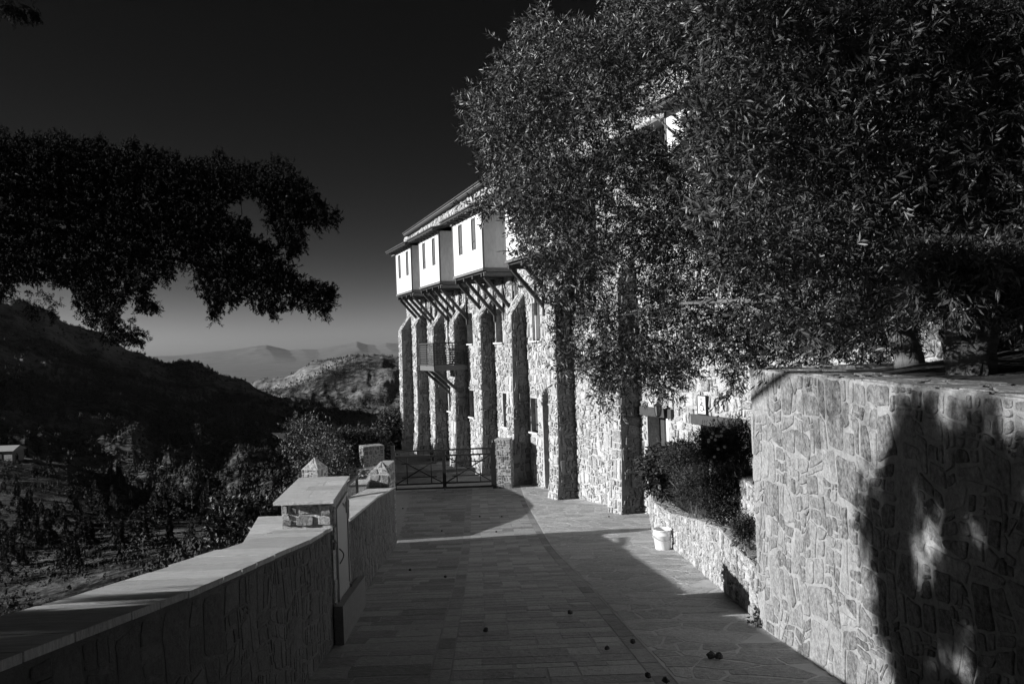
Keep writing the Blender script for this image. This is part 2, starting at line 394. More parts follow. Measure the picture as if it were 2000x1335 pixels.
def terrain_z(X, Y):
    r = np.hypot(X, Y)+1e-6; az = np.arctan2(X, Y)
    logr = np.log(r); lr = np.log(np.array(rs, float))
    E = np.zeros_like(r); prof = np.array([np.interp(az.ravel(), azt, etab[i]) for i in range(len(rs))])
    lf = np.clip(logr.ravel(), lr[0], lr[-1]-1e-9); idx = np.clip(np.searchsorted(lr, lf, side='right')-1, 0, len(rs)-2)
    t = (lf-lr[idx])/(lr[idx+1]-lr[idx])
    cols = np.arange(lf.size)
    p0 = prof[np.clip(idx-1, 0, len(rs)-1), cols]; p1 = prof[idx, cols]; p2 = prof[idx+1, cols]; p3 = prof[np.clip(idx+2, 0, len(rs)-1), cols]
    lin = p1+(p2-p1)*t
    cat = .5*(2*p1+(p2-p0)*t+(2*p0-5*p1+4*p2-p3)*t*t+(3*p1-p0-3*p2+p3)*t**3)
    E = (.5*lin+.5*cat).reshape(r.shape)
    z = E*r
    amp = np.interp(r, [60, 110, 180, 400, 1000, 1600, 2500], [.5, 2.5, 5, 11, 13, 13, 5])
    wl_ = np.interp(r, [60, 180, 500, 1200], [26, 40, 120, 190])
    z = z + amp*(ridged(X/110, Y/110, 6, 3)*.8 + .5*fbm(X/32, Y/32, 5, 9))*np.interp(r, [60, 250], [.5, 1])
    z = z + np.interp(r, [250, 400, 600, 1100, 2000], [0, 7, 8, 6, 0])*ridged(az*22+fbm(X/80, Y/80, 3, 8)*.8, r/210, 4, 14)
    # plain and far range
    plain = -330 + 10*fbm(X/1500, Y/1500, 4, 21)
    azw = az+.035*fbm(X/3800, Y/3800, 4, 33)*np.clip((30800-r)/4000, 0, 1)
    me = np.interp(azw, [a for a, _ in mta], [e for _, e in mta])
    mz = me*31000 + 45*ridged(X/1600, Y/1600, 5, 5) - 20
    f = np.clip((r-2000)/1800, 0, 1); z = z*(1-f)+plain*f
    f2 = np.clip((r-24500)/6500, 0, 1); f2 = f2**1.2*(1+.25*ridged(X/2500, Y/2500, 4, 6)*(1-f2)); z = np.where(r > 24500, plain+(mz-plain)*np.clip(f2, 0, 1.05), z)
    # the ledge that carries the terrace
    wiy = np.interp(Y, [a for a, _ in WI], [b for _, b in WI])
    wiy = np.where(Y > 17.75, np.minimum(-2.72-(Y-17.75)*.32, -2.72), wiy); wiy = wiy+np.clip(Y-48, 0, None)*3
    gy = np.interp(Y, np.linspace(-60, 80, 281), [g(v) for v in np.linspace(-60, 80, 281)])
    s = wiy-.75-X
    near = np.where(s > 0, gy-1.3-.62*s, gy-.55)
    near = near + np.clip(s, 0, 12)/12*1.0*fbm(X/5, Y/5, 4, 2)
    k = np.clip((r-40)/32, 0, 1); k = k*k*(3-2*k)
    return near*(1-k)+z*k
AZv = np.concatenate([np.radians(np.arange(-180, -60, 3.)), np.radians(np.arange(-60, -36, .5)), np.radians(np.arange(-36, 2, .075)), np.radians(np.arange(2, 50, 1.)), np.radians(np.arange(50, 180, 3.))])
RR = np.concatenate([np.linspace(1.5, 40, 60), np.exp(np.linspace(math.log(41.5), math.log(2200), 330)), np.exp(np.linspace(math.log(2300), math.log(24000), 36)), np.linspace(24600, 33000, 60), [36000, 42000]])
A2, R2 = np.meshgrid(AZv, RR); TX = R2*np.sin(A2); TY = R2*np.cos(A2); TZ = terrain_z(TX, TY)
TZ[-2] = -300; TZ[-1] = -330
nr, na = TX.shape
V = np.stack([TX, TY, TZ], -1).reshape(-1, 3)
ii, jj = np.meshgrid(np.arange(nr-1), np.arange(na), indexing='ij'); j2 = (jj+1) % na
Q = np.stack([ii*na+jj, (ii+1)*na+jj, (ii+1)*na+j2, ii*na+j2], -1).reshape(-1, 4)
V = np.concatenate([V, [[0, 0, g(0)-.6]]]); ctr = len(V)-1
M['terrain'] = mt = bpy.data.materials.new('hillside_scrub'); mt.use_nodes = True
t = mt.node_tree; n = t.nodes; l = t.links; b = n['Principled BSDF']; b.inputs['Roughness'].default_value = 1; b.inputs['Specular IOR Level'].default_value = .05
ge = n.new('ShaderNodeNewGeometry')
def tn(scale, det, rgh=.6):
    q = n.new('ShaderNodeTexNoise'); q.inputs['Scale'].default_value = scale; q.inputs['Detail'].default_value = det; q.inputs['Roughness'].default_value = rgh
    l.new(ge.outputs['Position'], q.inputs['Vector']); return q.outputs[0]
def mx_(op, a, c=0.):
    q = n.new('ShaderNodeMath'); q.operation = op
    for i, v in enumerate((a, c)):
        if isinstance(v, (int, float)): q.inputs[i].default_value = v
        else: l.new(v, q.inputs[i])
    return q.outputs[0]
a1 = tn(.012, 5); a2 = tn(.13, 8, .75); a3 = tn(.9, 6, .8)
fsum = mx_('ADD', mx_('MULTIPLY', a1, .9), mx_('ADD', mx_('MULTIPLY', a2, .75), mx_('MULTIPLY', a3, .55)))
mr = n.new('ShaderNodeMapRange'); mr.inputs['From Min'].default_value = .98; mr.inputs['From Max'].default_value = 1.26; mr.inputs['To Min'].default_value = .018; mr.inputs['To Max'].default_value = .36
l.new(fsum, mr.inputs['Value']); l.new(mr.outputs[0], b.inputs['Base Color'])
bp = n.new('ShaderNodeBump'); bp.inputs['Strength'].default_value = .9; bp.inputs['Distance'].default_value = 1.2; l.new(a3, bp.inputs['Height']); l.new(bp.outputs[0], b.inputs['Normal'])
kf_ = int(np.searchsorted(RR, 2600)); kg_ = int(np.searchsorted(RR, 24700))
hills = np_obj('hills', V, Q[:kf_*na], 'terrain', smooth=True, kind='structure', k=4)
np_obj('plain', V, Q[kf_*na:kg_*na], 'plainland', smooth=True, kind='structure', k=4)
np_obj('far_mountains', V, Q[kg_*na:], 'plainland', smooth=True, kind='structure', k=4)
meshobj('ground', [V[ctr]+np.array([0, 0, 0])]+[V[j] for j in range(na)], [(0, (j+1) % na+1, j+1)[::-1] for j in range(na)], 'terrain', kind='structure')
def tz(x, y): return float(terrain_z(np.array([float(x)]), np.array([float(y)]))[0])
# air
hz = MB().box((0, 0, -230), (43000, 43000, 750)); ho = hz.obj('haze', 'mortar', center=False, kind='stuff')
hm = bpy.data.materials.new('haze_air'); hm.use_nodes = True; hn = hm.node_tree.nodes
for q in list(hn):
    if q.type == 'BSDF_PRINCIPLED': hn.remove(q)
pv = hn.new('ShaderNodeVolumePrincipled'); pv.inputs['Color'].default_value = (.4, .4, .4, 1); pv.inputs['Density'].default_value = 1.9e-5; pv.inputs['Anisotropy'].default_value = .1
hm.node_tree.links.new(pv.outputs[0], hn['Material Output'].inputs['Volume']); ho.data.materials[0] = hm; ho.visible_shadow = True

# far woods and scrub (uncountable) joined; the nearer pines one by one
def conifer(rng, n_lay, h, w, seg=7):
    vs = []; fs = []
    for i in range(n_lay):
        t0 = .12+.88*i/n_lay; z0 = h*t0; r0 = w*(1-t0)**.75*rng.uniform(.75, 1.15); z1 = min(h, h*(t0+1.7/n_lay))
        b = len(vs); ph = rng.random()*6
        vs.append((rng.uniform(-.04, .04)*w, rng.uniform(-.04, .04)*w, z1))
        for k in range(seg):
            a = ph+2*math.pi*k/seg; rr = r0*rng.uniform(.55, 1.25)
            vs.append((rr*math.cos(a), rr*math.sin(a), z0-rng.uniform(-.03, .05)*h))
        for k in range(seg): fs.append((b, b+1+k, b+1+(k+1) % seg))
    return vs, fs
def ragged(rng, w, n_):
    vs = []; fs = []
    for i in range(n_):
        t = rng.random()**.9; rm = w*(.35+.65*(1-t)**.6)*(1 if t > .12 else .6); a = rng.random()*6.283; rr = rm*math.sqrt(rng.uniform(.2, 1))
        c = Vector((rr*math.cos(a), rr*math.sin(a), .06+t*.9)); s_ = rng.uniform(.10, .22)*(1.15-.5*t); b = len(vs)
        d = Vector((math.cos(a), math.sin(a), rng.uniform(-.2, .9))).normalized(); q = d.cross(Vector((rng.uniform(-1, 1), rng.uniform(-1, 1), 1))).normalized()
        vs += [c-q*s_, c+q*s_, c+d.cross(q)*s_*1.5]; fs += [(b, b+1, b+2)]
    return vs, fs
def scatter(npt, azr, rr, dens, hs, name, seg=5, lay_=2, seed=5, wide=.42):
    rg = np.random.default_rng(seed); az = rg.uniform(*azr, npt); r = np.exp(rg.uniform(math.log(rr[0]), math.log(rr[1]), npt))
    x = r*np.sin(az); y = r*np.cos(az); kpm = dens(x, y, r) > rg.random(npt); sl_ = np.where(y > 17.75, -2.72-(y-17.75)*.32, np.interp(y, [a for a, _ in WI], [b for _, b in WI]))-x; kpm &= (sl_ > 2.2) | (r > 90); x, y, r = x[kpm], y[kpm], r[kpm]; z = terrain_z(x, y)
    rp = random.Random(seed); protos = [ragged(rp, wide*rp.uniform(.6, 1.1), seg) for _ in range(8)]
    Vs = []; Fs = []; base = 0
    pick = rg.integers(0, 8, len(x)); H = rg.uniform(hs[0], hs[1], len(x)); Rt = rg.uniform(0, 6.28, len(x))
    for p in range(8):
        sel = np.where(pick == p)[0]
        if not len(sel): continue
        pv_ = np.array(protos[p][0]); pf = np.array(protos[p][1]); c, s_ = np.cos(Rt[sel])[:, None], np.sin(Rt[sel])[:, None]
        h = H[sel][:, None]
        VX = x[sel][:, None]+(pv_[:, 0]*c-pv_[:, 1]*s_)*h; VY = y[sel][:, None]+(pv_[:, 0]*s_+pv_[:, 1]*c)*h; VZ = z[sel][:, None]+pv_[:, 2]*h-.1*h
        Vs.append(np.stack([VX, VY, VZ], -1).reshape(-1, 3)); Fs.append((pf[None]+(np.arange(len(sel))*len(pv_))[:, None, None]+base).reshape(-1, 3)); base += len(sel)*len(pv_)
    o = np_obj(name, np.concatenate(Vs), np.concatenate(Fs), 'farleaf', kind='stuff'); return o
azr = (math.radians(-36), math.radians(0))
dn = lambda x, y, r: np.clip((fbm(x/60, y/60, 5, 31)+.12)*4, .12, .95)
tag(scatter(56000, azr, (255, 1300), dn, (1.2, 4.0), 'woods', seed=5, wide=.40, seg=24), 'dark pine woods covering the hills across the valley', 'woods')
tag(scatter(38000, azr, (24, 480), lambda x, y, r: np.clip((fbm(x/22, y/22, 4, 41)+.10)*4, .08, .95)*np.clip(r/200, .4, 1), (.25, .95), 'scrub', seed=6, wide=.8, seg=22), 'low scrub scattered over the near slopes of the valley', 'scrub')

# pine prototypes (trunk + crown)
def pine_mesh(rng, h, w):
    nl = 900; vs = []; fs = []
    for i in range(nl):
        t = rng.random()**.8; z = h*(.12+.88*t); rm = w*(1-t)**.7*(.75+.35*math.sin(9*t+rng.random()))
        a = rng.random()*6.283; rr = rm*math.sqrt(rng.uniform(.25, 1)); s = h*.05*rng.uniform(.6, 1.5)*(1.15-t*.5)
        c = Vector((rr*math.cos(a), rr*math.sin(a), z-.12*rr)); d = Vector((math.cos(a)+rng.uniform(-.6, .6), math.sin(a)+rng.uniform(-.6, .6), rng.uniform(-.3, .7))).normalized()
        q = d.cross(Vector((rng.uniform(-1, 1), rng.uniform(-1, 1), 1))).normalized(); b = len(vs)
        vs += [c-d*s*.4-q*s*.35, c+d*s*1.2, c-d*s*.3+q*s*.4, c+Vector((0, 0, s*.5))]; fs += [(b, b+1, b+3), (b+1, b+2, b+3)]
    return vs, fs
rp = random.Random(3); protos = []
for k in range(4):
    vs, fs = pine_mesh(rp, 1, [.22, .3, .26, .42][k])
    me = bpy.data.meshes.new('pine_crown'); me.from_pydata(vs, [], fs); me.materials.append(M['farleaf'])
    tb = MB().tube([(0, 0, -.1), (.01, 0, .4), (0, .01, .92)], [.022, .015, .004], 6); mt2 = bpy.data.meshes.new('pine_trunk'); mt2.from_pydata(tb.v, [], tb.f); mt2.materials.append(M['bark'])
    protos.append((me, mt2))
def az_point(px, r): a = px_az_e(px, 900)[0]; return r*math.sin(a), r*math.cos(a)
kinds_ = ['slender pine', 'bushy pine', 'ragged pine', 'round spreading pine']; cnt = 0
spots = []
for px, r in ((215, 168), (232, 166), (300, 150), (318, 146), (335, 148), (350, 142), (372, 150), (395, 146), (345, 128), (322, 122), (300, 118), (285, 110), (200, 120), (150, 112), (160, 104), (430, 190), (445, 200), (452, 196), (470, 210), (490, 214), (500, 220), (520, 224), (405, 175), (425, 168), (385, 165), (50, 185), (42, 187), (260, 100), (275, 96), (40, 118), (55, 125), (90, 112), (420, 230), (410, 236), (455, 244), (395, 225)):
    spots.append((px, r, rp.uniform(3.2, 5.6)))
while len(spots) < 190:
    px = rp.uniform(-20, 560); r = math.exp(rp.uniform(math.log(95), math.log(330)))
    if px < 330 and 140 < r < 200 and rp.random() < .8: continue
    x, y = az_point(px, r)
    if fbm(np.array([x/35]), np.array([y/35]), 3, 77)[0] < -.12: continue
    spots.append((px, r, rp.uniform(1.4, 3.8)))
where = lambda px, r: ('on the crest of the near spur' if 138 < r < 195 and px < 330 else ('low on the near slope, far left' if px < 180 else 'low on the near slope') if r < 138 else 'in the dark valley past the spur' if px < 380 else 'in the valley beside the cabinet')
pines = {}
for px, r, h in spots:
    x, y = az_point(px, r); k = rp.randrange(4); z = tz(x, y)
    e = empty('pine_tree', (x, y, z), '', 'tree', 'pines dotted over the slopes beyond the parapet', rp.random()*6); e.scale = (h, h, h); key = (['small ', '', 'tall '][(h > 2.8)+(h > 4)]+kinds_[k], where(px, r)); pines.setdefault(key, []).append((px_az_e(px, 800)[0], e))
    for me, nm in ((protos[k][0], 'crown'), (protos[k][1], 'trunk')):
        o = bpy.data.objects.new(nm, me); C.objects.link(o); o.parent = e
ORD = ['leftmost', 'second from left', 'third from left', 'fourth from left', 'fifth from left', 'sixth from left', 'seventh from left', 'eighth from left', 'ninth from left', 'tenth from left', 'eleventh from left', 'twelfth from left', 'thirteenth from left', 'fourteenth from left']
for (kd, wh), L in pines.items():
    L.sort(key=lambda t_: t_[0])
    for i, (_, e) in enumerate(L):
        e['label'] = kd+' '+wh if len(L) == 1 else (ORD[i] if i < 14 else 'one of the rightmost')+' of the '+kd+'s '+wh
# hut on the spur
hx, hy = az_point(8, 172); hzv = tz(hx, hy)
hut = empty('stone_hut', (hx, hy, hzv), 'small low hut with pale sheet roof on the near spur', 'hut', rz=.5)
q = MB().box((hx, hy, hzv+.6), (2.6, 1.7, 1.0)); hutw = q.obj('wall', 'stone', hut)
q = MB().add([(hx-3, hy-2.1, hzv+1.65), (hx+3, hy-2.1, hzv+1.65), (hx+3, hy, hzv+2.5), (hx-3, hy, hzv+2.5), (hx+3, hy+2.1, hzv+1.65), (hx-3, hy+2.1, hzv+1.65)], [(0, 1, 2, 3), (3, 2, 4, 5), (0, 3, 5), (1, 4, 2)]); q.obj('roof', 'hutroof', hut)
q = MB().box((hx+.4, hy-1.72, hzv+.8), (.35, .05, .7)); q.obj('door', 'wood', hut); q = MB().box((hx-1.4, hy-1.72, hzv+1.0), (.35, .05, .3)); q.obj('window', 'pane', hut)
# far pale houses on the saddle
for px, r, w in ((588, 770, 5), (596, 785, 4), (572, 760, 3)):
    x, y = az_point(px, r); z = tz(x, y)
    e = empty('farmhouse', (x, y, z), ['', '', ''][0] or {588: 'widest pale farmhouse on the saddle of the far hills', 596: 'pale farmhouse right of the widest one on the saddle', 572: 'small pale farmhouse left of the widest one on the saddle'}[px], 'house')
    MB().box((x, y, z+1.6), (w/2, 2.5, 2.2)).obj('wall', 'dullwhite', e)
    MB().add([(x-w/2-.3, y-2.8, z+3.8), (x+w/2+.3, y-2.8, z+3.8), (x+w/2+.3, y, z+5), (x-w/2-.3, y, z+5), (x+w/2+.3, y+2.8, z+3.8), (x-w/2-.3, y+2.8, z+3.8)], [(0, 1, 2, 3), (3, 2, 4, 5), (0, 3, 5), (1, 4, 2)]).obj('roof', 'tile', e)
# dirt tracks
def track(pts, w, name):
    L = []
    for px, py in pts:
        col = [float(np.interp(px, PXS, LAY[r])) for r in rs]; r = 300
        for k in range(len(rs)-1):
            if rs[k] >= 280 and col[k] >= py >= col[k+1]: r = rs[k]+(rs[k+1]-rs[k])*(col[k]-py)/(col[k]-col[k+1]+1e-9); break
        L.append(az_point(px, r))
    P = []
    for i in range(len(L)-1):
        for k in range(12): t_ = k/12; P.append((L[i][0]*(1-t_)+L[i+1][0]*t_, L[i][1]*(1-t_)+L[i+1][1]*t_))
    P.append(L[-1]); v = []; f = []
    for i, (x, y) in enumerate(P):
        x2, y2 = P[min(i+1, len(P)-1)]; x1, y1 = P[max(i-1, 0)]; dx, dy = x2-x1, y2-y1; q = math.hypot(dx, dy) or 1
        zz = tz(x, y)+.9
        v += [(x-dy/q*w, y+dx/q*w, zz), (x+dy/q*w, y-dx/q*w, zz)]
        if i: f.append((2*i-2, 2*i-1, 2*i+1, 2*i))
    tag(meshobj(name, v, f, 'track'), kind='structure')
track([(-40, 772), (30, 765), (90, 758)], 1.4, 'dirt_track')
track([(320, 775), (380, 784), (440, 795), (520, 802), (560, 806)], 1.6, 'dirt_track')
track([(190, 733), (250, 738), (330, 750)], 1.0, 'dirt_track')
track([(330, 885), (420, 880), (520, 868), (575, 845)], .6, 'dirt_track')

# ------------------------------------------------------------------ PATH
def gpt(x, y, o=0): return Vector((x, y, g(y)+o))
ys = np.linspace(-7, 28.2, 72); v = []; f = []
NX = 6
def rb(y):
    if y < 7.8: return rwx(y)+.2
    if y < 17: return plx(min(y, 15.9))+.3
    return max(3.4-.367/.93*(y-19.5)+2.5, -7) if y > 17 else 3
for i, y in enumerate(ys):
    a = wi(y)-.3 if y < 17.75 else -3.55-(y-17.75)*.11; b_ = 7 if 12 < y < 30 else (rb(y) if y < 30 else 7-(y-30)*.35)
    for k in range(NX): v.append(gpt(a+(b_-a)*k/(NX-1), y))
    if i:
        for k in range(NX-1): f.append(((i-1)*NX+k, (i-1)*NX+k+1, i*NX+k+1, i*NX+k))
path = tag(meshobj('path', v, f, 'grout'), kind='structure')
v = []; f = []
yy = np.linspace(-4, 29, 67)
for i, y in enumerate(yy):
    b_ = (rwx(y)+.2 if y < 7.8 else plx(min(y, 15.9))+.2 if y < 16.5 else 6.2-.4*(y-16.5))
    a = cx(y)+.77+.16
    v += [gpt(a, y, .004), gpt(max(b_, a+.1), y, .004)]
    if i: f.append((2*i-2, 2*i-1, 2*i+1, 2*i))
meshobj('grout_bed', v, f, 'grout2', path)
v = []; f = []
for i, y in enumerate(np.linspace(28.2, 60, 20)):
    for k in range(5): v.append(gpt(-4.9-(y-28)*.42+k*2.6, y, .03*math.sin(k*3+y*2)-.03))
    if i:
        for k in range(4): f.append(((i-1)*5+k, (i-1)*5+k+1, i*5+k+1, i*5+k))
tag(meshobj('grassy_verge', v, f, 'soil'), kind='structure')
# centre strip tiles in columns of uneven lengths
rg = random.Random(21)
items = []; ncol = 6; cw = 1.53/ncol
cols = []
edges = [-.765]
for k in range(ncol): edges.append(edges[-1]+cw*(1+.0))
y = 1.5
centre = []
yrow = 1.5
while yrow < 28:
    rh = rg.choice((.16, .2, .24, .3)); k = 0
    while k < ncol:
        sp_ = 1 if rg.random() < .72 or k == ncol-1 else 2
        j1, j2_ = rg.uniform(-.02, .02), rg.uniform(-.02, .02)
        x0, x1 = edges[k]+.003+(j1 if k else 0), edges[k+sp_]-.003+(j2_ if k+sp_ < ncol else 0)
        if x1-x0 > .42 or rg.random() < .75 or rh < .2: centre.append([(x0, yrow+.005), (x1, yrow+.005), (x1, yrow+rh-.005), (x0, yrow+rh-.005)])
        else:
            mm = yrow+rh*rg.uniform(.4, .6); centre.append([(x0, yrow+.005), (x1, yrow+.005), (x1, mm-.005), (x0, mm-.005)]); centre.append([(x0, mm+.005), (x1, mm+.005), (x1, yrow+rh-.005), (x0, yrow+rh-.005)])
        k += sp_
    yrow += rh
mp_c = lambda s, h, o: gpt(cx(h)+s, h, o)
lay(centre, mp_c, .003, rg, 'tileA', path, 'paving_tile', 300, cut=0, tilt=.12, inset=.985)
bord = []
for sgn in (-1, 1):
    y = 1.5
    while y < 28:
        L = rg.uniform(.3, .6); a, b_ = (.775, .925) if sgn > 0 else (-.925, -.775)
        bord.append([(a, y+.005), (b_, y+.005), (b_, y+L-.005), (a, y+L-.005)]); y += L
lay(bord, mp_c, .003, rg, 'slab', path, 'border_slab', 150, cut=0, tilt=.1, inset=.985)
left = []; y = 1.5
while y < 28:
    rh = rg.uniform(.2, .38); xw = wi(y+rh/2)-cx(y+rh/2)-.05 if y < 17.7 else -2.4-(y-17.7)*.05; x = -.935
    while x > xw:
        Wd_ = rg.uniform(.3, .75); x2 = max(x-Wd_, xw)
        if x-x2 > .06: left.append([(x2+.004, y+.004), (x-.004, y+.004), (x-.004, y+rh-.004), (x2+.004, y+rh-.004)])
        x = x2
    y += rh
left = [[(p[0]+rg.uniform(-.004, .004), p[1]+rg.uniform(-.004, .004)) for p in q_] for q_ in left]
lay(left, mp_c, .003, rg, 'slab', path, 'paving_slab', 260, cut=.04, tilt=.15, inset=.985)
# crazy paving on the right
Wc, Hc = 5.4, 27.0
def mp_r(s, h, o):
    y = h+1.5; return gpt(cx(y)+.94+s, y, o+.004)
def keepr(sx_, sy_, p):
    y = sy_+1.5; xx = cx(y)+.94+sx_
    b_ = rwx(y) if y < 7.8 else plx(min(y, 15.9)) if y < 16.6 else 4.3-.395*(y-18.5)
    return all(cx(a[1]+1.5)+.94+a[0] < b_+.25 for a in p)
cr = cells(Wc, Hc, .36, .30, rg, .022, var=.9, jit=.46, keep=keepr)
lay(cr, mp_r, .0035, rg, 'crazy', path, 'crazy_paving_slab', 290, cut=.1, tilt=.2, inset=.97)

# ------------------------------------------------------------------ RIGHT WALL (tall rubble wall)
rw = empty('rubble_wall', (2.5, 4, g(4)), 'tall thick rubble stone retaining wall on the right, half covered by tree shadow', 'wall')
ZT = -.30; Y0, Y1 = -2.0, 7.8; TH = .46
v = []; f = []
nn = 24
for i in range(nn+1):
    y = Y0+(Y1-Y0)*i/nn; x = rwx(y)
    v += [(x, y, g(y)-.4), (x, y, ZT-.015), (x+TH, y, ZT-.015), (x+TH, y, ZT-.9)]
    if i:
        b_ = 4*(i-1)
        for k in range(3): f.append((b_+k, b_+4+k, b_+5+k, b_+k+1))
b_ = 4*nn; f.append((b_, b_+3, b_+2, b_+1))
meshobj('mortar_bed', v, f, 'mortar', rw)
# end return going right at Y1
MB().box((rwx(7.8)+1.35, Y1-.24, (ZT-2.2)/1-.9), (1.34, .235, 2.08+.0), None) if False else None
rtn = MB().box((rwx(7.8)+1.75, Y1-.23, ZT-.015-1.45), (1.29, .22, 1.45)); rtn.obj('return_wall', 'mortar', rw)
Hh = lambda y: (ZT-.02)-(g(y))
def mp_w(s, h, o):
    y = Y0+s; z0 = g(y)+.0; return Vector((rwx(y)-o, y, z0+h/2.4*Hh(y)))
rg = random.Random(5)
wc = blocks(Y1-Y0, 2.4, .05, .40, rg, .0085, .075)
lay(wc, mp_w, .011, rg, 'stone', rw, 'stone', 290, cut=.2, tilt=.35, inset=.93)
rest = []
# end face stones (facing away along the path) and top stones
def mp_e(s, h, o): return Vector((rwx(Y1)+s, Y1+o, g(Y1)-.3+h))
lay(cells(TH, ZT-g(Y1)+.28, .23, .2, rg, .02), mp_e, .02, rg, 'stone', rw, 'end_stone', 0)
def mp_t(s, h, o): return Vector((rwx(Y0+s)+h, Y0+s, ZT+o-.012))
lay(cells(Y1-Y0, TH, .26, .2, rg, .02, var=.8), mp_t, .008, rg, 'stone', rw, 'top_stone', 60, flip=True, cut=.15, inset=.96)
def mp_t2(s, h, o): return Vector((rwx(Y1)+TH+s, Y1-.45+h, ZT+o-.012))
lay(cells(2.5, .44, .3, .22, rg, .025, var=.8), mp_t2, .014, rg, 'stone', rw, 'top_stone', 0, cut=.15, inset=.96)

# raised garden bed behind the wall
v = []; f = []
for i in range(12):
    for k in range(8):
        x = rwx(4)+TH-.05+k*.8; y = -2+i*.85; v.append((x, y, -.42+.12*vnoise(np.array([x*2.]), np.array([y*2.]), 3)[0]+k*.06))
        if i and k: b_ = i*8+k; f.append((b_-9, b_-8, b_, b_-1))
tag(meshobj('garden_soil', v, f, 'soil'), kind='structure')

# ------------------------------------------------------------------ PLANTER WALL
pl = empty('planter_wall', (2.6, 12, g(12)), 'low sloping rubble planter wall below the bushes, beside the white bucket', 'wall')
PZ = [(7.8, -2.28), (8.6, -2.37), (10.2, -2.42), (12.1, -2.74), (15.9, -3.45)]
PX2 = PL+[(16.9, 2.86), (20.2, 3.35)]; PZ2 = PZ+[(16.9, -3.40), (20.2, -3.6)]
def p2x(y): return interp(PX2, y)
def p2z(y): return interp(PZ2, y)
v = []; f = []
ypl = [7.7, 8.6, 9.4, 10.2, 11.1, 12.1, 13, 14, 15, 15.9, 16.4, 16.9, 17.8, 19, 20.2]
for i, y in enumerate(ypl):
    x, z = p2x(y), p2z(y); v += [(x, y, g(y)-.3), (x, y, z-.01), (x+.34, y, z-.01), (x+.34, y, g(y)-.3)]
    if i:
        b_ = 4*(i-1)
        for k in range(3): f.append((b_+k, b_+4+k, b_+5+k, b_+k+1))
meshobj('mortar_bed', v, f, 'wmortar', pl)
def mp_p(s, h, o):
    y = 7.8+s; return Vector((p2x(y)-o, y, g(y)+h/.8*(p2z(y)-g(y)-.01)))
lay(blocks(12.2, .8, .05, .26, rg, .014, .04), mp_p, .022, rg, 'wstone', pl, 'stone', 200, cut=.2)
def mp_pt(s, h, o):
    y = 7.8+s; return Vector((p2x(y)+h-.01, y, p2z(y)+o-.008))
lay(cells(12.2, .35, .26, .2, rg, .02, var=.7), mp_pt, .016, rg, 'stone', pl, 'top_stone', 60, flip=True, cut=.15)
# second terrace wall
t2 = empty('terrace_wall', (2.95, 10.7, -2.4), 'short pale upper terrace wall half hidden between the bushes', 'wall')
MB().hexa([(2.72, 7.9, -3), (3.08, 7.9, -3), (3.42, 12.6, -3), (3.06, 12.6, -3), (2.72, 7.9, -1.72), (3.08, 7.9, -1.72), (3.42, 12.6, -1.92), (3.06, 12.6, -1.92)]).obj('mortar_bed', 'wmortar', t2)
def mp_2(s, h, o): y = 7.9+s; return Vector((2.72+.34*s/4.7-o, y, -2.9+h*(1-.03*s)))
lay(blocks(4.7, 1.17, .05, .26, rg, .014, .04), mp_2, .022, rg, 'wstone', t2, 'stone', 100, cut=.2)
def mp_2t(s, h, o): y = 7.9+s; return Vector((2.72+.34*s/4.7+h, y, -1.72-.2*s/4.7+o-.005))
lay(cells(4.7, .36, .26, .2, rg, .02), mp_2t, .016, rg, 'stone', t2, 'top_stone', 0, flip=True, cut=.15)
v = []; f = []
for i, y in enumerate(np.linspace(7.9, 20, 25)):
    a = p2x(y)+.3
    for k in range(6):
        x = a+k*.7; zb = p2z(y)-.12+min(k, 1)*.15+(.5*(k > 1) if y < 12.5 else .05*k)
        v.append((x, y, zb+.06*math.sin(5*x+3*y)))
        if i and k: b_ = i*6+k; f.append((b_-7, b_-6, b_, b_-1))
tag(meshobj('planter_soil', v, f, 'soil'), kind='structure')

# ------------------------------------------------------------------ LEFT PARAPET
lw = empty('parapet_wall', (-1.9, 8, g(8)), 'long sloping rubble parapet wall with smooth pale coping on the left of the path', 'wall')
v = []; f = []
ylw = list(np.linspace(-3, 17.75, 46))
for i, y in enumerate(ylw):
    x, z = wi(y), zc(y)-.032; v += [(x, y, g(y)-.3), (x, y, z), (x-.48, y, z), (x-.48, y, g(y)-3)]
    if i:
        b_ = 4*(i-1)
        for k in range(3): f.append((b_+k+1, b_+5+k, b_+4+k, b_+k))
b_ = 4*(len(ylw)-1); f.append((b_, b_+1, b_+2, b_+3))
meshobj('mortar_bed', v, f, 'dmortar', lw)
def mp_l(s, h, o): y = -.5+s; return Vector((wi(y)+o, y, g(y)+h*(zc(y)-.05-g(y))))
rg = random.Random(9)
def cells_n(Wd, sx, sy, H, **k):   # cells in a strip of height H, returned with heights 0..1
    return [[(a, b_/H) for a, b_ in p] for p in cells(Wd, H, sx, sy, rg, **k)]
lp = blocks(18.2, 1.12, .06, .34, rg, .007, .05)
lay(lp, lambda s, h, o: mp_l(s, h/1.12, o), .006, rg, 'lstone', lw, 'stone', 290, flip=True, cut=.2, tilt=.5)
def mp_lo(s, h, o): y = 1+s; return Vector((wi(y)-.48-o, y, zc(y)-.05-h))
lay(cells(16.7, 1.6, .3, .24, rg, .02, var=.9), mp_lo, .025, rg, 'stone', lw, 'outer_stone', 0, flip=False, cut=.2)
y = -1.0
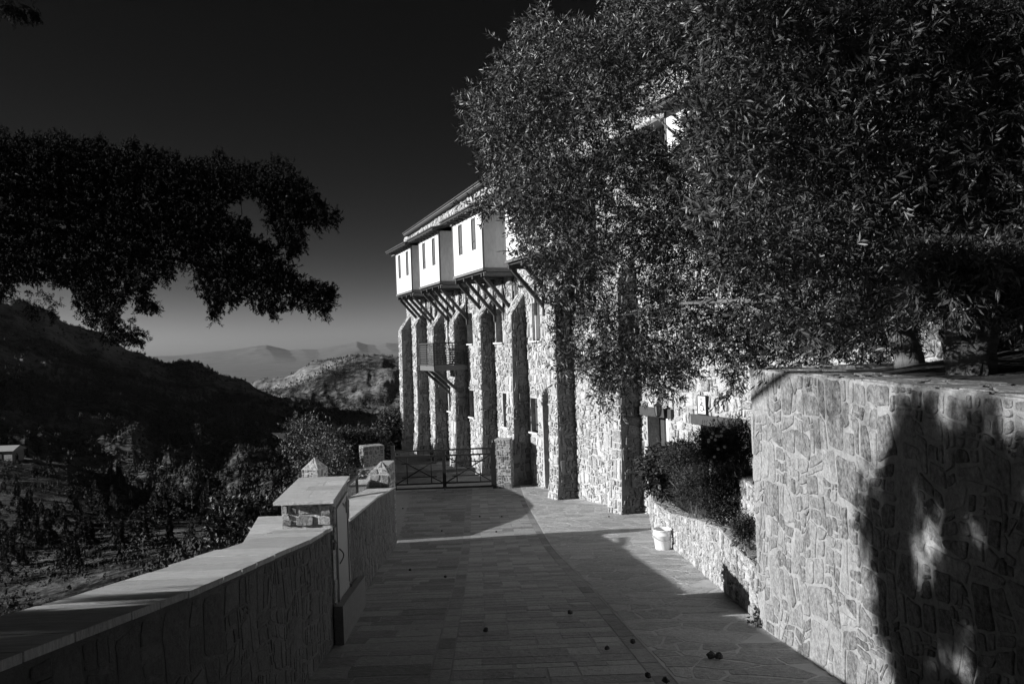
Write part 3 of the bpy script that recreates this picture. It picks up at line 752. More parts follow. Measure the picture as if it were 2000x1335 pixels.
while y < 17.7:
    L = rg.uniform(.2, .52); y2 = min(y+L, 17.72)
    if not (7.55 < y < 9.0):
        a, b_ = y+.006, y2-.006
        if y < 7.55 < y2: b_ = 7.6
        jx = rg.uniform(-.025, .02); jz = rg.uniform(0, .007)
        P = []
        for zo in (-.032, 0):
            P += [(wi(a)-.50+jx, a, zc(a)+zo+jz), (wi(a)+.025, a, zc(a)+zo+jz), (wi(b_)+.025, b_, zc(b_)+zo+jz), (wi(b_)-.50+jx, b_, zc(b_)+zo+jz)]
        MB().hexa(P).obj('coping_slab', 'coping', lw)
    y = y2
# ------------------------------------------------------------------ METER CABINET built into the wall
cb = empty('meter_cabinet', (-2.1, 8.3, g(8.3)), 'stone meter cabinet with flat slab roof and grey steel door set in the parapet', 'cabinet')
cy0, cy1, ctop = 7.68, 9.02, -1.45
xin = lambda y: wi(y)+.02
MB().hexa([(xin(cy0)-.5, cy0+.06, g(cy0)), (xin(cy0), cy0, g(cy0)), (xin(cy1), cy1, g(cy1)-.2), (xin(cy1)-.52, cy1, g(cy1)-.2),
           (xin(cy0)-.5, cy0+.06, ctop), (xin(cy0), cy0, ctop), (xin(cy1), cy1, ctop), (xin(cy1)-.52, cy1, ctop)]).obj('masonry_core', 'wmortar', cb)
zb0 = zc(cy0)+.01
def mp_cf(s, h, o): return Vector((xin(cy0)-.5+s, cy0+.06-.12*s-o, zb0+h))
hcf = ctop-zb0
custom = [[(.01, .15), (.06, .145), (.065, .235), (.01, .24)], [(.09, .13), (.155, .125), (.15, .21), (.088, .215)], [(.17, .125), (.375, .13), (.365, .225), (.17, .22)], [(.40, .12), (.49, .13), (.49, .24), (.395, .235)],
          [(.01, .01), (.10, .01), (.105, .06), (.01, .07)], [(.01, .085), (.09, .08), (.075, .13), (.01, .135)], [(.15, .01), (.32, .01), (.325, .11), (.155, .11)], [(.36, .01), (.49, .01), (.49, .1), (.37, .105)]]
custom = [[(a, b_*hcf/.26) for a, b_ in p] for p in custom]
lay(custom, mp_cf, .03, rg, 'stone', cb, 'stone', 20, cut=.18)
def mp_cs(s, h, o): y = cy0+s; return Vector((xin(y)+o, y, g(y)+h))
def kc(sx_, sy_, p): return not (all(.1 < a[0] < 1.28 for a in p) and all(a[1] > .36 for a in p) and all(a[1] < 1.25 for a in p)) and sy_ < 1.32+.15*sx_
lay(cells(1.34, 1.6, .2, .19, rg, .016, var=.8, keep=lambda a, b_, p: (a < .24 or a > 1.16 or b_ < .35 or b_ > 1.28) and not any(.22 < q_[0] < 1.18 and .37 < q_[1] < 1.27 for q_ in p) and max(q_[1] for q_ in p) < ctop-g(cy0+a)-.02), mp_cs, .025, rg, 'stone', cb, 'side_stone', 40, flip=True, cut=.18)
# roof slabs
rows = [(cy0-.07, cy0+.22), (cy0+.22, cy0+.52), (cy0+.52, cy0+.8), (cy0+.8, cy0+1.1), (cy0+1.1, cy0+1.40)]
for i, (a, b_) in enumerate(rows):
    xs = [[0, .58], [0, .3, .58], [0, .22, .58], [0, .36, .58], [0, .58]][i]
    for k in range(len(xs)-1):
        xr = lambda yv, q_: xin(yv)-.55+q_
        P = []
        for zo in (0, .028):
            P += [(xr(a, xs[k])+.002, a+.002, ctop+zo), (xr(a, xs[k+1])-.002, a+.002, ctop+zo), (xr(b_, xs[k+1])-.002, b_-.002, ctop+zo), (xr(b_, xs[k])+.002, b_-.002, ctop+zo)]
        MB().hexa(P).obj('roof_slab', 'coping', cb)
# steel door facing the path
dy0, dy1 = cy0+.24, cy0+1.14
dz0 = g(8.4)+.42; dz1 = ctop-.14
def door_pt(y, z, o): return Vector((xin(y)+o, y, z))
def dquad(y0_, y1_, z0_, z1_, o0, o1): return MB().hexa([door_pt(y0_, z0_, o0), door_pt(y0_, z0_, o1), door_pt(y1_, z0_, o1), door_pt(y1_, z0_, o0), door_pt(y0_, z1_, o0), door_pt(y0_, z1_, o1), door_pt(y1_, z1_, o1), door_pt(y1_, z1_, o0)])
dr = dquad(dy0, dy1, dz0, dz1, -.02, .012).obj('door', 'steel', cb)
for a in ((dy0-.03, dy0, dz0, dz1+.03), (dy1, dy1+.03, dz0, dz1+.03), (dy0, dy1, dz1, dz1+.03)):
    dquad(a[0], a[1], a[2], a[3], -.02, .024).obj('door_frame', 'steel', cb)
hc = door_pt(dy0+.14, (dz0+dz1)/2-.02, .012)
MB().tube([hc+Vector((0.002+.03*math.sin(math.pi*k/10), .05*math.sin(math.pi*k/10), -.075+.15*k/10)) for k in range(11)], .007, 6).obj('handle', 'black', dr)
dquad(dy1-.09, dy1-.05, dz1-.18, dz1-.06, .012, .02).obj('lock_plate', 'black', dr)
# plinth below the door
MB().hexa([(xin(7.62), 7.62, g(7.62)-.1), (xin(7.62)+.085, 7.62, g(7.62)-.1), (xin(9.9)+.085, 9.9, g(9.9)-.1), (xin(9.9), 9.9, g(9.9)-.1),
           (xin(7.62), 7.62, g(7.62)+.37), (xin(7.62)+.085, 7.62, g(7.62)+.37), (xin(9.9)+.085, 9.9, g(9.9)+.37), (xin(9.9), 9.9, g(9.9)+.37)]).obj('plinth', 'greywood', cb)

# ------------------------------------------------------------------ GATE PILLARS
def pillar(name, cxp, cyp, w, d, zb, zs, za, label, rz=0, grp=None, m_='stone', flat=False):
    e = empty(name, (cxp, cyp, zb), label, 'pillar', grp)
    ax = Vector((math.cos(rz), math.sin(rz), 0)); ay = Vector((-math.sin(rz), math.cos(rz), 0)); c = Vector((cxp, cyp, 0))
    def P(a, b_, z): return c+ax*a*w/2+ay*b_*d/2+Vector((0, 0, z))
    q = MB(); bs = [P(-1, -1, zb), P(1, -1, zb), P(1, 1, zb), P(-1, 1, zb)]; ts = [P(-1, -1, zs), P(1, -1, zs), P(1, 1, zs), P(-1, 1, zs)]
    if flat: q.hexa(bs+ts)
    else: q.add(bs+ts+[P(0, 0, za)], [(3, 2, 1, 0), (0, 1, 5, 4), (1, 2, 6, 5), (2, 3, 7, 6), (3, 0, 4, 7), (4, 5, 8), (5, 6, 8), (6, 7, 8), (7, 4, 8)])
    q.obj('mortar_bed', 'wmortar', e)
    rg_ = random.Random(int(abs(cxp*100)))
    faces = [((-1, -1), (1, -1), w), ((1, -1), (1, 1), d), ((-1, 1), (-1, -1), d)]
    for (a, b_, L) in faces:
        A, B = P(a[0], a[1], 0), P(b_[0], b_[1], 0); dirv = (B-A).normalized(); nrm = Vector((dirv.y, -dirv.x, 0))
        lay(blocks(L, zs-zb, .08, .3, rg_, .02, .02), (lambda s, h, o, A=A, dirv=dirv, nrm=nrm: A+dirv*s+nrm*o+Vector((0, 0, zb+h))), .018, rg_, m_, e, 'stone', 40, cut=.2)
        if not flat:   # stones of the pyramid cap
            ap = P(0, 0, za); A3 = A+Vector((0, 0, zs)); B3 = B+Vector((0, 0, zs))
            nn_ = (B3-A3).cross(ap-A3).normalized()
            tri = [(.08*L, .06), (.45*L, .06), (.36*L, .42)], [(.52*L, .06), (.92*L, .06), (.62*L, .42)], [(.41*L, .5), (.59*L, .5), (.5*L, .9)]
            lay([list(t_) for t_ in tri], (lambda s, h, o, A3=A3, dirv=dirv, ap=ap, B3=B3, nn_=nn_, L=L: A3+dirv*s+(ap-(A3+B3)/2)*h+nn_*o), .014, rg_, m_, e, 'cap_stone', 9, cut=.15)
    return e
pillar('gate_pillar', -2.95, 17.42, .46, .46, -4.5, -2.68, -2.43, 'stone pillar with pointed cap at the far end of the parapet', rz=-.1, grp='pointed stone pillars')
pillar('gate_pillar', -6.83, 27, .62, .62, -8, -3.92, -3.56, 'stone pillar with pointed cap standing behind the meter cabinet', rz=-.3, grp='pointed stone pillars')
pillar('stone_pier', -5.97, 33, .86, .7, -7.5, -3.93, 0, 'square flat-topped stone pier in shade behind the pointed pillar', rz=.42, flat=True)
fw = empty('stub_wall', (-5.8, 32, -6.6), 'short sunlit wall stub below the flat-topped pier', 'wall')
MB().hexa([(-6.35, 31.6, -8), (-5.25, 31.4, -8), (-5.1, 32.3, -8), (-6.2, 32.4, -8), (-6.35, 31.6, -4.75), (-5.25, 31.4, -4.65), (-5.1, 32.3, -4.65), (-6.2, 32.4, -4.75)]).obj('masonry_core', 'wmortar', fw)
lay(cells(1.1, 1.9, .2, .16, rg, .02), (lambda s, h, o: Vector((-6.35+s, 31.6-.18*s-o, -6.65+h))), .02, rg, 'wstone', fw, 'stone', 40)
# low wall between the gap and the iron gate, along the drop; top profile shaped to cast the lobed shadow
lo = empty('low_wall', (-3.4, 22, g(22)), 'low wall with top humped to cast a lobed shadow, running from the gap to the iron gate', 'wall')
LT = [(18.1, -3.70), (19, -3.62), (20.5, -3.47), (22.8, -3.47), (25, -3.62), (27, -3.8), (28.1, -3.9)]
v = []; f = []
for i, y in enumerate(np.linspace(18.1, 28.1, 21)):
    xx = -3.35-.0928*(y-18.1); zz_ = interp(LT, y)
    v += [(xx, y, g(y)-.3), (xx, y, zz_), (xx-.4, y, zz_), (xx-.4, y, -7)]
    if i: b_ = 4*(i-1); f += [(b_+k, b_+1+k, b_+5+k, b_+4+k) for k in range(3)]
f.append((3, 2, 1, 0)); meshobj('masonry_core', v, f, 'mortar', lo)
lay(cells(10, .8, .16, .13, rg, .016, var=1.2), (lambda s, h, o: Vector((-3.35-.0928*s+o, 18.1+s, g(18.1+s)+h/.8*(interp(LT, 18.1+s)-g(18.1+s)-.02)))), .02, rg, 'stone', lo, 'stone', 120, flip=True)
bl = empty('stub_wall', (-3.3, 16.9, -4.5), 'small wall stub with pale top left of the pointed pillar', 'wall')
MB().box((-3.42, 17.0, -4.2), (.24, .2, 1.38)).obj('masonry_core', 'stone', bl); MB().box((-3.42, 17.0, -2.80), (.27, .23, .018)).obj('coping_slab', 'coping', bl)
# wire mesh fence panel on the valley side
fn = empty('mesh_fence', (-3.2, 14, -3.8), 'black wire mesh fence panel behind the parapet, right of the meter cabinet', 'fence')
def fp(y, z): return Vector((-3.02-.075*(y-12.4)*.9, y, z))
for y in (11.2, 13.9, 16.4): MB().bar(fp(y, -4.2), fp(y, -2.42-.05*(y-14)), .05).obj('post', 'black', fn)
MB().bar(fp(11.2, -2.34), fp(16.4, -2.58), .05).obj('top_rail', 'black', fn); MB().bar(fp(11.2, -3.5), fp(16.4, -3.8), .03).obj('bottom_rail', 'black', fn)
q = MB()
for k in range(1, 52): y = 11.2+k*.1; q.bar(fp(y, -3.6-.05*(y-13)), fp(y, -2.42-.05*(y-14)), .006)
for k in range(1, 9): q.bar(fp(11.2, -2.34-.13*k), fp(16.4, -2.58-.13*k), .006)
q.obj('wire_mesh', 'black', fn)
# stair parapet beyond (pale sloping top)
st = empty('stair_parapet', (-3.4, 10.5, -4), 'pale slab-topped stair parapet stepping down outside the parapet wall', 'parapet')
MB().hexa([(-3.36, 9.75, -6), (-2.7, 9.75, -6), (-2.75, 11.3, -6), (-3.66, 11.3, -6), (-3.36, 9.75, -2.345), (-2.7, 9.75, -2.345), (-2.75, 11.3, -2.345), (-3.66, 11.3, -2.345)]).obj('masonry_core', 'mortar', st)
for a, b_ in ((9.73, 10.25), (10.253, 10.8), (10.803, 11.33)):
    e0, e1 = -3.38-(a-9.75)*.195, -3.38-(b_-9.75)*.195
    MB().hexa([(e0, a, -2.345), (-2.7, a, -2.345), (-2.7, b_, -2.345), (e1, b_, -2.345), (e0, a, -2.305), (-2.7, a, -2.305), (-2.7, b_, -2.305), (e1, b_, -2.305)]).obj('coping_slab', 'coping', st)

# ------------------------------------------------------------------ IRON GATE
gt = empty('iron_gate', (-2.5, 28, -4.95), 'black iron double gate with crossed bars closing the path', 'gate')
GZ = lambda x: -4.99+.0*x
def gp(x, z): return Vector((x, 28+.02*x, z))
zt_, zb_ = -3.58, -4.90
for (xa, xb) in ((-4.25, -2.56), (-2.50, -.86)):
    lf = MB()
    lf.bar(gp(xa, zb_), gp(xa, zt_), .065); lf.bar(gp(xb, zb_), gp(xb, zt_), .065)
    for z in (zt_, zt_-.2, zb_+.16, zb_): lf.bar(gp(xa, z), gp(xb, z), .055)
    leaf_o = lf.obj('gate_leaf', 'black', gt)
    xm, zm = (xa+xb)/2, (zt_-.2+zb_+.16)/2; hw, hh = (xb-xa)/2, (zt_-.2-zb_-.16)/2
    MB().bar(gp(xa, zb_+.16), gp(xb, zt_-.2), .04).obj('cross_bar', 'black', leaf_o); MB().bar(gp(xa, zt_-.2), gp(xb, zb_+.16), .04).obj('cross_bar', 'black', leaf_o)
    q = MB()
    for sx_ in (-1, 1): q.bar(gp(xm+sx_*hw*.5, zb_+.16), gp(xm+sx_*hw*.5, zt_-.2), .035)
    for sz in (-1, 1): q.bar(gp(xm-hw*.72, zm+sz*hh*.5), gp(xm+hw*.72, zm+sz*hh*.5), .035)
    for k in range(9): q.bar(gp(xa+(xb-xa)*(k+1)/10, zt_-.2), gp(xa+(xb-xa)*(k+1)/10, zt_), .016)
    q.obj('inner_frame', 'black', leaf_o)
MB().bar(gp(-2.53, -5.0), gp(-2.53, -4.6), .03).obj('drop_bolt', 'black', gt)
for x in (-4.32, -.78): MB().box((x, 28, -4.2), (.06, .06, .82)).obj('gate_post', 'black', gt); 
MB().lathe((-.78, 28, -3.38), [(.0, .1), (.05, .07), (.06, 0), (.0, -.01)], 12).obj('post_cap', 'black', gt)
pillar('stone_post', -.42, 28.15, .55, .5, -5.05, -3.28, 0, 'short square stone post right of the iron gate, against the building', rz=-.2, flat=True)

# ------------------------------------------------------------------ MONASTERY BUILDING
AV = Vector((-.367, .930, 0)).normalized(); NV = Vector((-.930, -.367, 0)).normalized(); OB = Vector((1.35, 24.9, 0))
def bp_(t, n_, z): return OB+AV*t+NV*n_+Vector((0, 0, z))
bd = empty('monastery_building', tuple(bp_(5, -3, -5)), 'tall rubble stone monastery wing with buttresses and white projecting upper bays', 'building')
T0, T1 = -13.5, 21.15; WN = -.6
def ze(t): return 6.25+(20.3-t)*.021   # top of wall under the main eave
ops = [ # t0,t1,z0,z1 openings in the wall
 (2.5, 3.2, .12, 1.45), (6.15, 6.9, .12, 1.45), (9.75, 10.5, .12, 1.45), (13.0, 13.5, .1, 1.4),
 (3.0, 3.6, -3.1, -1.9), (5.8, 6.4, -3.15, -1.85), (9.9, 10.5, -3.05, -1.9), (13.1, 13.6, -3.0, -1.9),
 (1.3, 2.55, -5.3, -1.5), (-5.35, -4.35, -4.7, -1.95), (-8.1, -6.75, -4.4, -2.0)]
def box_tz(t0, t1, n0, n1, z0, z1):
    return MB().hexa([bp_(t0, n0, z0), bp_(t0, n1, z0), bp_(t1, n1, z0), bp_(t1, n0, z0), bp_(t0, n0, z1), bp_(t0, n1, z1), bp_(t1, n1, z1), bp_(t1, n0, z1)][::1])
ts = sorted({T0, T1}|{a for o_ in ops for a in o_[:2]}); zs_ = sorted({-7., 6.25}|{a for o_ in ops for a in o_[2:]})
q = MB()
for i in range(len(ts)-1):
    for k in range(len(zs_)-1):
        tm, zm = (ts[i]+ts[i+1])/2, (zs_[k]+zs_[k+1])/2
        if any(a < tm < b_ and c_ < zm < d_ for a, b_, c_, d_ in ops): continue
        z1a = z1b = zs_[k+1]
        if zs_[k+1] == 6.25: z1a, z1b = ze(ts[i]), ze(ts[i+1])
        q.add([bp_(ts[i], WN, zs_[k]), bp_(ts[i], WN, z1a), bp_(ts[i+1], WN, z1b), bp_(ts[i+1], WN, zs_[k])], [(0, 1, 2, 3)])
for a, b_, c_, d_ in ops:   # reveals
    for P in ([(a, WN, c_), (a, WN, d_), (a, WN-.4, d_), (a, WN-.4, c_)], [(b_, WN, d_), (b_, WN, c_), (b_, WN-.4, c_), (b_, WN-.4, d_)], [(a, WN, d_), (b_, WN, d_), (b_, WN-.4, d_), (a, WN-.4, d_)], [(a, WN, c_), (a, WN-.4, c_), (b_, WN-.4, c_), (b_, WN, c_)]):
        q.add([bp_(*p) for p in P], [(0, 1, 2, 3)])
for P in ([(T1, WN, -7), (T1, -11, -7), (T1, -11, 6), (T1, WN, ze(T1))], [(T0, WN, -7), (T0, WN, ze(T0)), (T0, -11, 6), (T0, -11, -7)], [(T0, -11, -7), (T0, -11, 6), (T1, -11, 6), (T1, -11, -7)]):
    q.add([bp_(*p) for p in P], [(0, 1, 2, 3)])
wall_o = q.obj('wall', 'wmortar', bd, center=False)
butt = [-4.0, 0, 3.75, 7.1, 10.6, 13.85, 17.05, 20.2]; BW = .66
rg = random.Random(12)
zlow = -5.3; Hf = ze(5)-zlow
def near_b(t): return any(b_-.05 < t < b_+BW+.05 for b_ in butt)
def kf(a, b_, p):
    t = T0+a; z = zlow+b_
    if z < 1.0 and near_b(t) and all(near_b(T0+q_[0]) for q_ in p): return False
    for o_ in ops:
        if any(o_[0]-.02 < T0+q_[0] < o_[1]+.02 and o_[2]-.02 < zlow+q_[1] < o_[3]+.02 for q_ in p) or (o_[0] < t < o_[1] and o_[2] < z < o_[3]): return False
    if z > 2.6 and z < 4.95 and -13 < t < 18.3 and any(x0-.1 < t < x1+.1 for x0, x1 in ((14.9, 18.1), (10.1, 13.4), (4.6, 8.1), (-2, 2.3), (-12, -7.6))): return False
    return zlow+max(q_[1] for q_ in p) < ze(t)
fc = blocks(T1-T0, Hf, .07, .42, rg, .02, .07, keep=kf)
lay(fc, lambda s, h, o: bp_(T0+s, WN+o, zlow+h), .04, rg, 'wstone', wall_o, 'stone', 295, cut=.2, tilt=.6, inset=.88, flip=True)
# buttresses: battered, with sloping heads
def bn(z, t):   # front face position of a buttress at height z
    base = np.interp(z, [-5.6, -4.3, -3.2, 1.1], [.20, .06, .02, -.05]); return float(base) if z <= 1.1 else float(-.05-(z-1.1)*(WN*-1-.05)/.85)
for bt in butt:
    jt = R.uniform(-.02, .02); ztop = 1.1+R.uniform(-.15, .2)+(.6 if bt < 1 else 0)
    zz = [-5.9, -4.3, -3.2, ztop, ztop+.85]
    fr = [.22, .06, .02, -.03, WN-.02]
    q = MB(); L = []
    for z, nf in zip(zz, fr): L += [bp_(bt, nf, z), bp_(bt+BW, nf, z), bp_(bt+BW, WN-.05, z), bp_(bt, WN-.05, z)]
    fs = []
    for k in range(4):
        b0 = 4*k
        fs += [(b0, b0+1, b0+5, b0+4)[::-1], (b0+1, b0+2, b0+6, b0+5)[::-1], (b0+3, b0, b0+4, b0+7)[::-1]]
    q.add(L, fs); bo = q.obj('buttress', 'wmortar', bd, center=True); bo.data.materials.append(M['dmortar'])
    for k, pg in enumerate(bo.data.polygons): pg.material_index = 1 if k % 3 == 2 else 0  # camera-side faces take darker mortar, their shade put into the colour
    def fpt(z): return float(np.interp(z, zz, fr))
    Hb = ztop+.8+5.3
    lay(blocks(BW, Hb, .08, .40, rg, .02, .05), (lambda s, h, o, bt=bt, fpt=fpt: bp_(bt+s, fpt(-5.3+h)+o, -5.3+h)), .04, rg, 'wstone', bo, 'stone', 60 if bt < 4 else 0, cut=.2, tilt=.6, inset=.88, flip=True)
    def ks(a, b_, p, fpt=fpt): return all(WN+q_[0] < fpt(-5.3+q_[1])+.01 for q_ in p)
    lay(blocks(.82, Hb, .09, .42, rg, .02, .05, keep=ks), (lambda s, h, o, bt=bt: bp_(bt-o, WN+s, -5.3+h)), .045, rg, 'shadestone', bo, 'side_stone', 60 if bt < 4 else 0, cut=.2, tilt=.6, inset=.88, flip=True)
# windows, doors
def window(o_, kind, sill=True):
    a, b_, c_, d_ = o_
    w_ = box_tz(a+.0, b_, WN-.34, WN-.28, c_, d_).obj('window', 'frame' if kind != 'blind' else 'curtain', bd)
    if kind == 'blind':
        box_tz(a+.08, b_-.08, WN-.28, WN-.26, c_+.08, d_-.08).obj('blind', 'curtain', w_)
        for (e0, e1, f0, f1) in ((a, a+.07, c_, d_), (b_-.07, b_, c_, d_)): box_tz(e0, e1, WN-.28, WN-.1, f0, f1).obj('frame', 'dullwhite', w_)
    elif kind == 'dark':
        for zz_ in (c_+.06, (c_+d_)/2-.01):
            hgt = (d_-c_)/2-.1; box_tz(a+.07, b_-.07, WN-.28, WN-.265, zz_, zz_+hgt).obj('pane', 'pane', w_)
        for k in range(4): box_tz(a+.03, b_-.03, WN-.16, WN-.14, c_+.25+k*.28, c_+.27+k*.28).obj('bar', 'black', w_)
    else:   # plank shutter with strap hinges
        for k in range(3):
            wd = (b_-a-.04)/3; box_tz(a+.02+k*wd+.004, a+.02+(k+1)*wd-.004, WN-.20, WN-.16, c_+.03, d_-.03).obj('plank', 'wood', w_)
        for zz_ in (c_+.2, d_-.25): box_tz(a+.01, b_-.01, WN-.16, WN-.14, zz_, zz_+.05).obj('strap_hinge', 'black', w_)
        for zz_ in (c_+.28, d_-.3): box_tz(a-.05, a+.03, WN-.02, WN+.05, zz_, zz_+.05).obj('hook', 'black', w_)
    if sill: box_tz(a-.1, b_+.12, WN-.25, WN+.10, c_-.05, c_).obj('sill', 'white', w_)
for o_, k in zip(ops[:8], ('blind', 'dark', 'dark', 'dark', 'shutter', 'shutter', 'shutter', 'shutter')): window(o_, k)
# arched doorway: fill the corners of the rectangular opening to a round arch
a, b_, c_, d_ = ops[8]; q = MB(); rr_ = (b_-a)/2; cc = (a+b_)/2
for n0 in (WN+.005,):
    for k in range(12):
        u0, u1 = math.pi*k/12, math.pi*(k+1)/12
        P0 = (cc-rr_*math.cos(u0), d_-rr_+rr_*math.sin(u0)); P1 = (cc-rr_*math.cos(u1), d_-rr_+rr_*math.sin(u1))
        q.add([bp_(P0[0], n0, P0[1]), bp_(P1[0], n0, P1[1]), bp_(P1[0], n0, d_), bp_(P0[0], n0, d_)], [(0, 1, 2, 3)])
        q.add([bp_(P0[0], n0, P0[1]), bp_(P1[0], n0, P1[1]), bp_(P1[0], n0-.4, P1[1]), bp_(P0[0], n0-.4, P0[1])], [(0, 1, 2, 3)])
q.obj('arch', 'wmortar', bd)
vs_ = []
for k in range(13):
    u0, u1 = math.pi*k/13+.02, math.pi*(k+1)/13-.02
    vs_.append([(cc-r_*math.cos(u_), d_-rr_+r_*math.sin(u_)) for r_, u_ in ((rr_+.01, u0), (rr_+.01, u1), (rr_+.3, u1), (rr_+.3, u0))])
lay(vs_, lambda s, h, o: bp_(s, WN+.02+o, h), .04, rg, 'wstone', bd, 'arch_stone', 13, flip=False, cut=.15)
dd = box_tz(a, b_, WN-.42, WN-.36, c_, d_).obj('door', 'black', bd)
for k in range(6):
    wd = (b_-a)/6; box_tz(a+k*wd+.005, a+(k+1)*wd-.005, WN-.36, WN-.34, c_, d_).obj('plank', 'black', dd)
# timber lintels and doors beside the lantern
for i, (a, b_, c_, d_) in enumerate(ops[9:]):
    li = box_tz(a-.28, b_+.28, WN-.05, WN+.09, d_-.02, d_+.21).obj('lintel', 'wood', bd)
    dd = box_tz(a, b_, WN-.42, WN-.38, c_, d_).obj('door', 'stone' if i == 0 else 'wood', bd)
    if i == 0: box_tz(a, a+.12, WN-.38, WN-.02, c_, d_-.03).obj('door_frame', 'white', dd)
    for k in range(3): box_tz(a+.15+k*.3, a+.42+k*.3, WN-.38, WN-.36, c_, d_-.05).obj('plank', 'wood', dd)
# bays ---------------------------------------------------------------
BN = .65; ZB, ZT2 = 2.85, 5.0
tile_me = None
def tile_mesh():
    q = MB(); n_ = 6; L = .36
    for yv in (0, L):
        for k in range(n_+1):
            a_ = math.pi*k/n_; q.v.append(Vector((.085*math.cos(a_)*(1-.12*yv/L), yv, .06*math.sin(a_))))
    for k in range(n_): q.f.append([k, k+1, n_+2+k, n_+1+k])
    b0 = len(q.v)
    for yv in (0, L):
        for k in range(n_+1):
            a_ = math.pi*k/n_; q.v.append(Vector((.068*math.cos(a_)*(1-.12*yv/L), yv, .045*math.sin(a_)-.004)))
    for k in range(n_): q.f.append([b0+k+1, b0+k, b0+n_+1+k, b0+n_+2+k]); q.f.append([k+1, k, b0+k, b0+k+1])
    me = bpy.data.meshes.new('roof_tile'); me.from_pydata(q.v, [], q.f); me.materials.append(M['tile']); return me
tile_me = tile_mesh()
def place_tile(t_, n_, z, slope, parent):
    o = bpy.data.objects.new('roof_tile', tile_me); C.objects.link(o)
    yv = (-NV*math.cos(slope)+Vector((0, 0, math.sin(slope)))).normalized(); xv = AV.copy(); zv = xv.cross(yv).normalized()
    if zv.z < 0: xv = -xv; zv = -zv
    mw = Matrix((xv, yv, zv)).transposed().to_4x4(); mw.translation = bp_(t_, n_, z)
    o.parent = parent; o.matrix_parent_inverse = world(parent).inverted(); o.matrix_basis = mw
bays = [(14.95, 18.1), (10.15, 13.45), (4.6, 8.15), (-1.6, 2.3), (-12.2, -7.65)]
for (a, b_) in bays:
    bay = box_tz(a, b_, WN+.02, BN-.03, ZB, ZT2).obj('bay', 'dullwhite', bd)
    nb = 5; wd = (b_-a)/nb; mid = (a+b_)/2
    wins = [mid-.8, mid+.8]
    for k in range(nb):   # front boards, cut round the windows
        x0, x1 = a+k*wd+.004, a+(k+1)*wd-.004
        cut_ = sorted([(max(x0, w_-.23), min(x1, w_+.23)) for w_ in wins if w_-.23 < x1 and w_+.23 > x0])
        q = MB(); q.v += box_tz(x0, x1, BN-.03, BN, ZB, 3.62).v; q.f += [[0+i for i in f_] for f_ in box_tz(x0, x1, BN-.03, BN, ZB, 3.62).f]
        def addb(p0, p1, z0_, z1_):
            if p1-p0 < .01: return
            bb = box_tz(p0, p1, BN-.03, BN, z0_, z1_); q.add(bb.v, bb.f)
        addb(x0, x1, 4.80, ZT2); c0 = x0
        for s0, s1 in cut_: addb(c0, s0, 3.62, 4.80); c0 = s1
        addb(c0, x1, 3.62, 4.80)
        q.obj('board', 'white', bay)
    for w_ in wins:
        wf = MB()
        for bb in (box_tz(w_-.23, w_-.17, BN-.06, BN+.015, 3.62, 4.8), box_tz(w_+.17, w_+.23, BN-.06, BN+.015, 3.62, 4.8), box_tz(w_-.17, w_+.17, BN-.06, BN+.015, 3.62, 3.69), box_tz(w_-.17, w_+.17, BN-.06, BN+.015, 4.73, 4.8), box_tz(w_-.17, w_+.17, BN-.06, BN+.01, 3.92, 3.97)):
            wf.add(bb.v, bb.f)
        wf.obj('window_frame', 'frame', bay); box_tz(w_-.17, w_+.17, BN-.025, BN-.012, 3.69, 4.73).obj('pane', 'pane', bay)
    for x in (a-.03, b_-.03): box_tz(x, x+.06, BN-.04, BN+.02, ZB, ZT2+.003).obj('corner_post', 'greywood', bay)
    box_tz(a-.05, b_+.05, BN-.1, BN+.04, ZB-.1, ZB-.005).obj('sill_beam', 'greywood', bay)
    box_tz(a-.045, a+.06, WN, BN-.1, ZB-.14, ZB-.005).obj('side_beam', 'greywood', bay)
    box_tz(a-.03, b_+.03, WN+.05, BN-.08, ZB-.17, ZB-.105).obj('floor_board', 'wood', bay)
    box_tz(a-.04, a+.03, WN, BN+.0, ZB-.30, ZB-.175).obj('edge_joist', 'greywood', bay)
    ns = 4
    for k in range(ns):
        t_ = a+.22+(b_-a-.44)*k/(ns-1)
        box_tz(t_-.06, t_+.06, WN, BN+.02, ZB-.31, ZB-.175).obj('joist', 'wood', bay)
        MB().bar(bp_(t_, BN-.12, ZB-.33), bp_(t_, WN-.02, 1.18+.05*(k % 2)), .12, .13, upv=AV).obj('strut', 'wood', bay)
        MB().bar(bp_(t_, WN+.03, .95), bp_(t_, WN+.03, 2.5), .1, .08, upv=NV).obj('wall_post', 'wood', bay)
    # little roof of the bay
    rs_ = math.radians(12)
    q = MB().hexa([bp_(a-.45, BN+.40, 4.99), bp_(b_+.45, BN+.40, 4.99), bp_(b_+.45, WN, 5.36), bp_(a-.45, WN, 5.36), bp_(a-.45, BN+.40, 5.05), bp_(b_+.45, BN+.40, 5.05), bp_(b_+.45, WN, 5.42), bp_(a-.45, WN, 5.42)])
    q.obj('eave_board', 'wood', bay)
    nt = int((b_-a+.9)/.19)
    for k in range(nt):
        t_ = a-.38+k*.19
        for r_ in range(5 if a > 4 else 1): place_tile(t_, BN+.46-.31*r_, 5.045+.068*r_, rs_, bay)
    for k in range(int((b_-a+.9)/.5)): box_tz(a-.3+k*.5, a-.23+k*.5, BN+.0, BN+.36, 4.93, 4.985).obj('rafter_end', 'wood', bay)
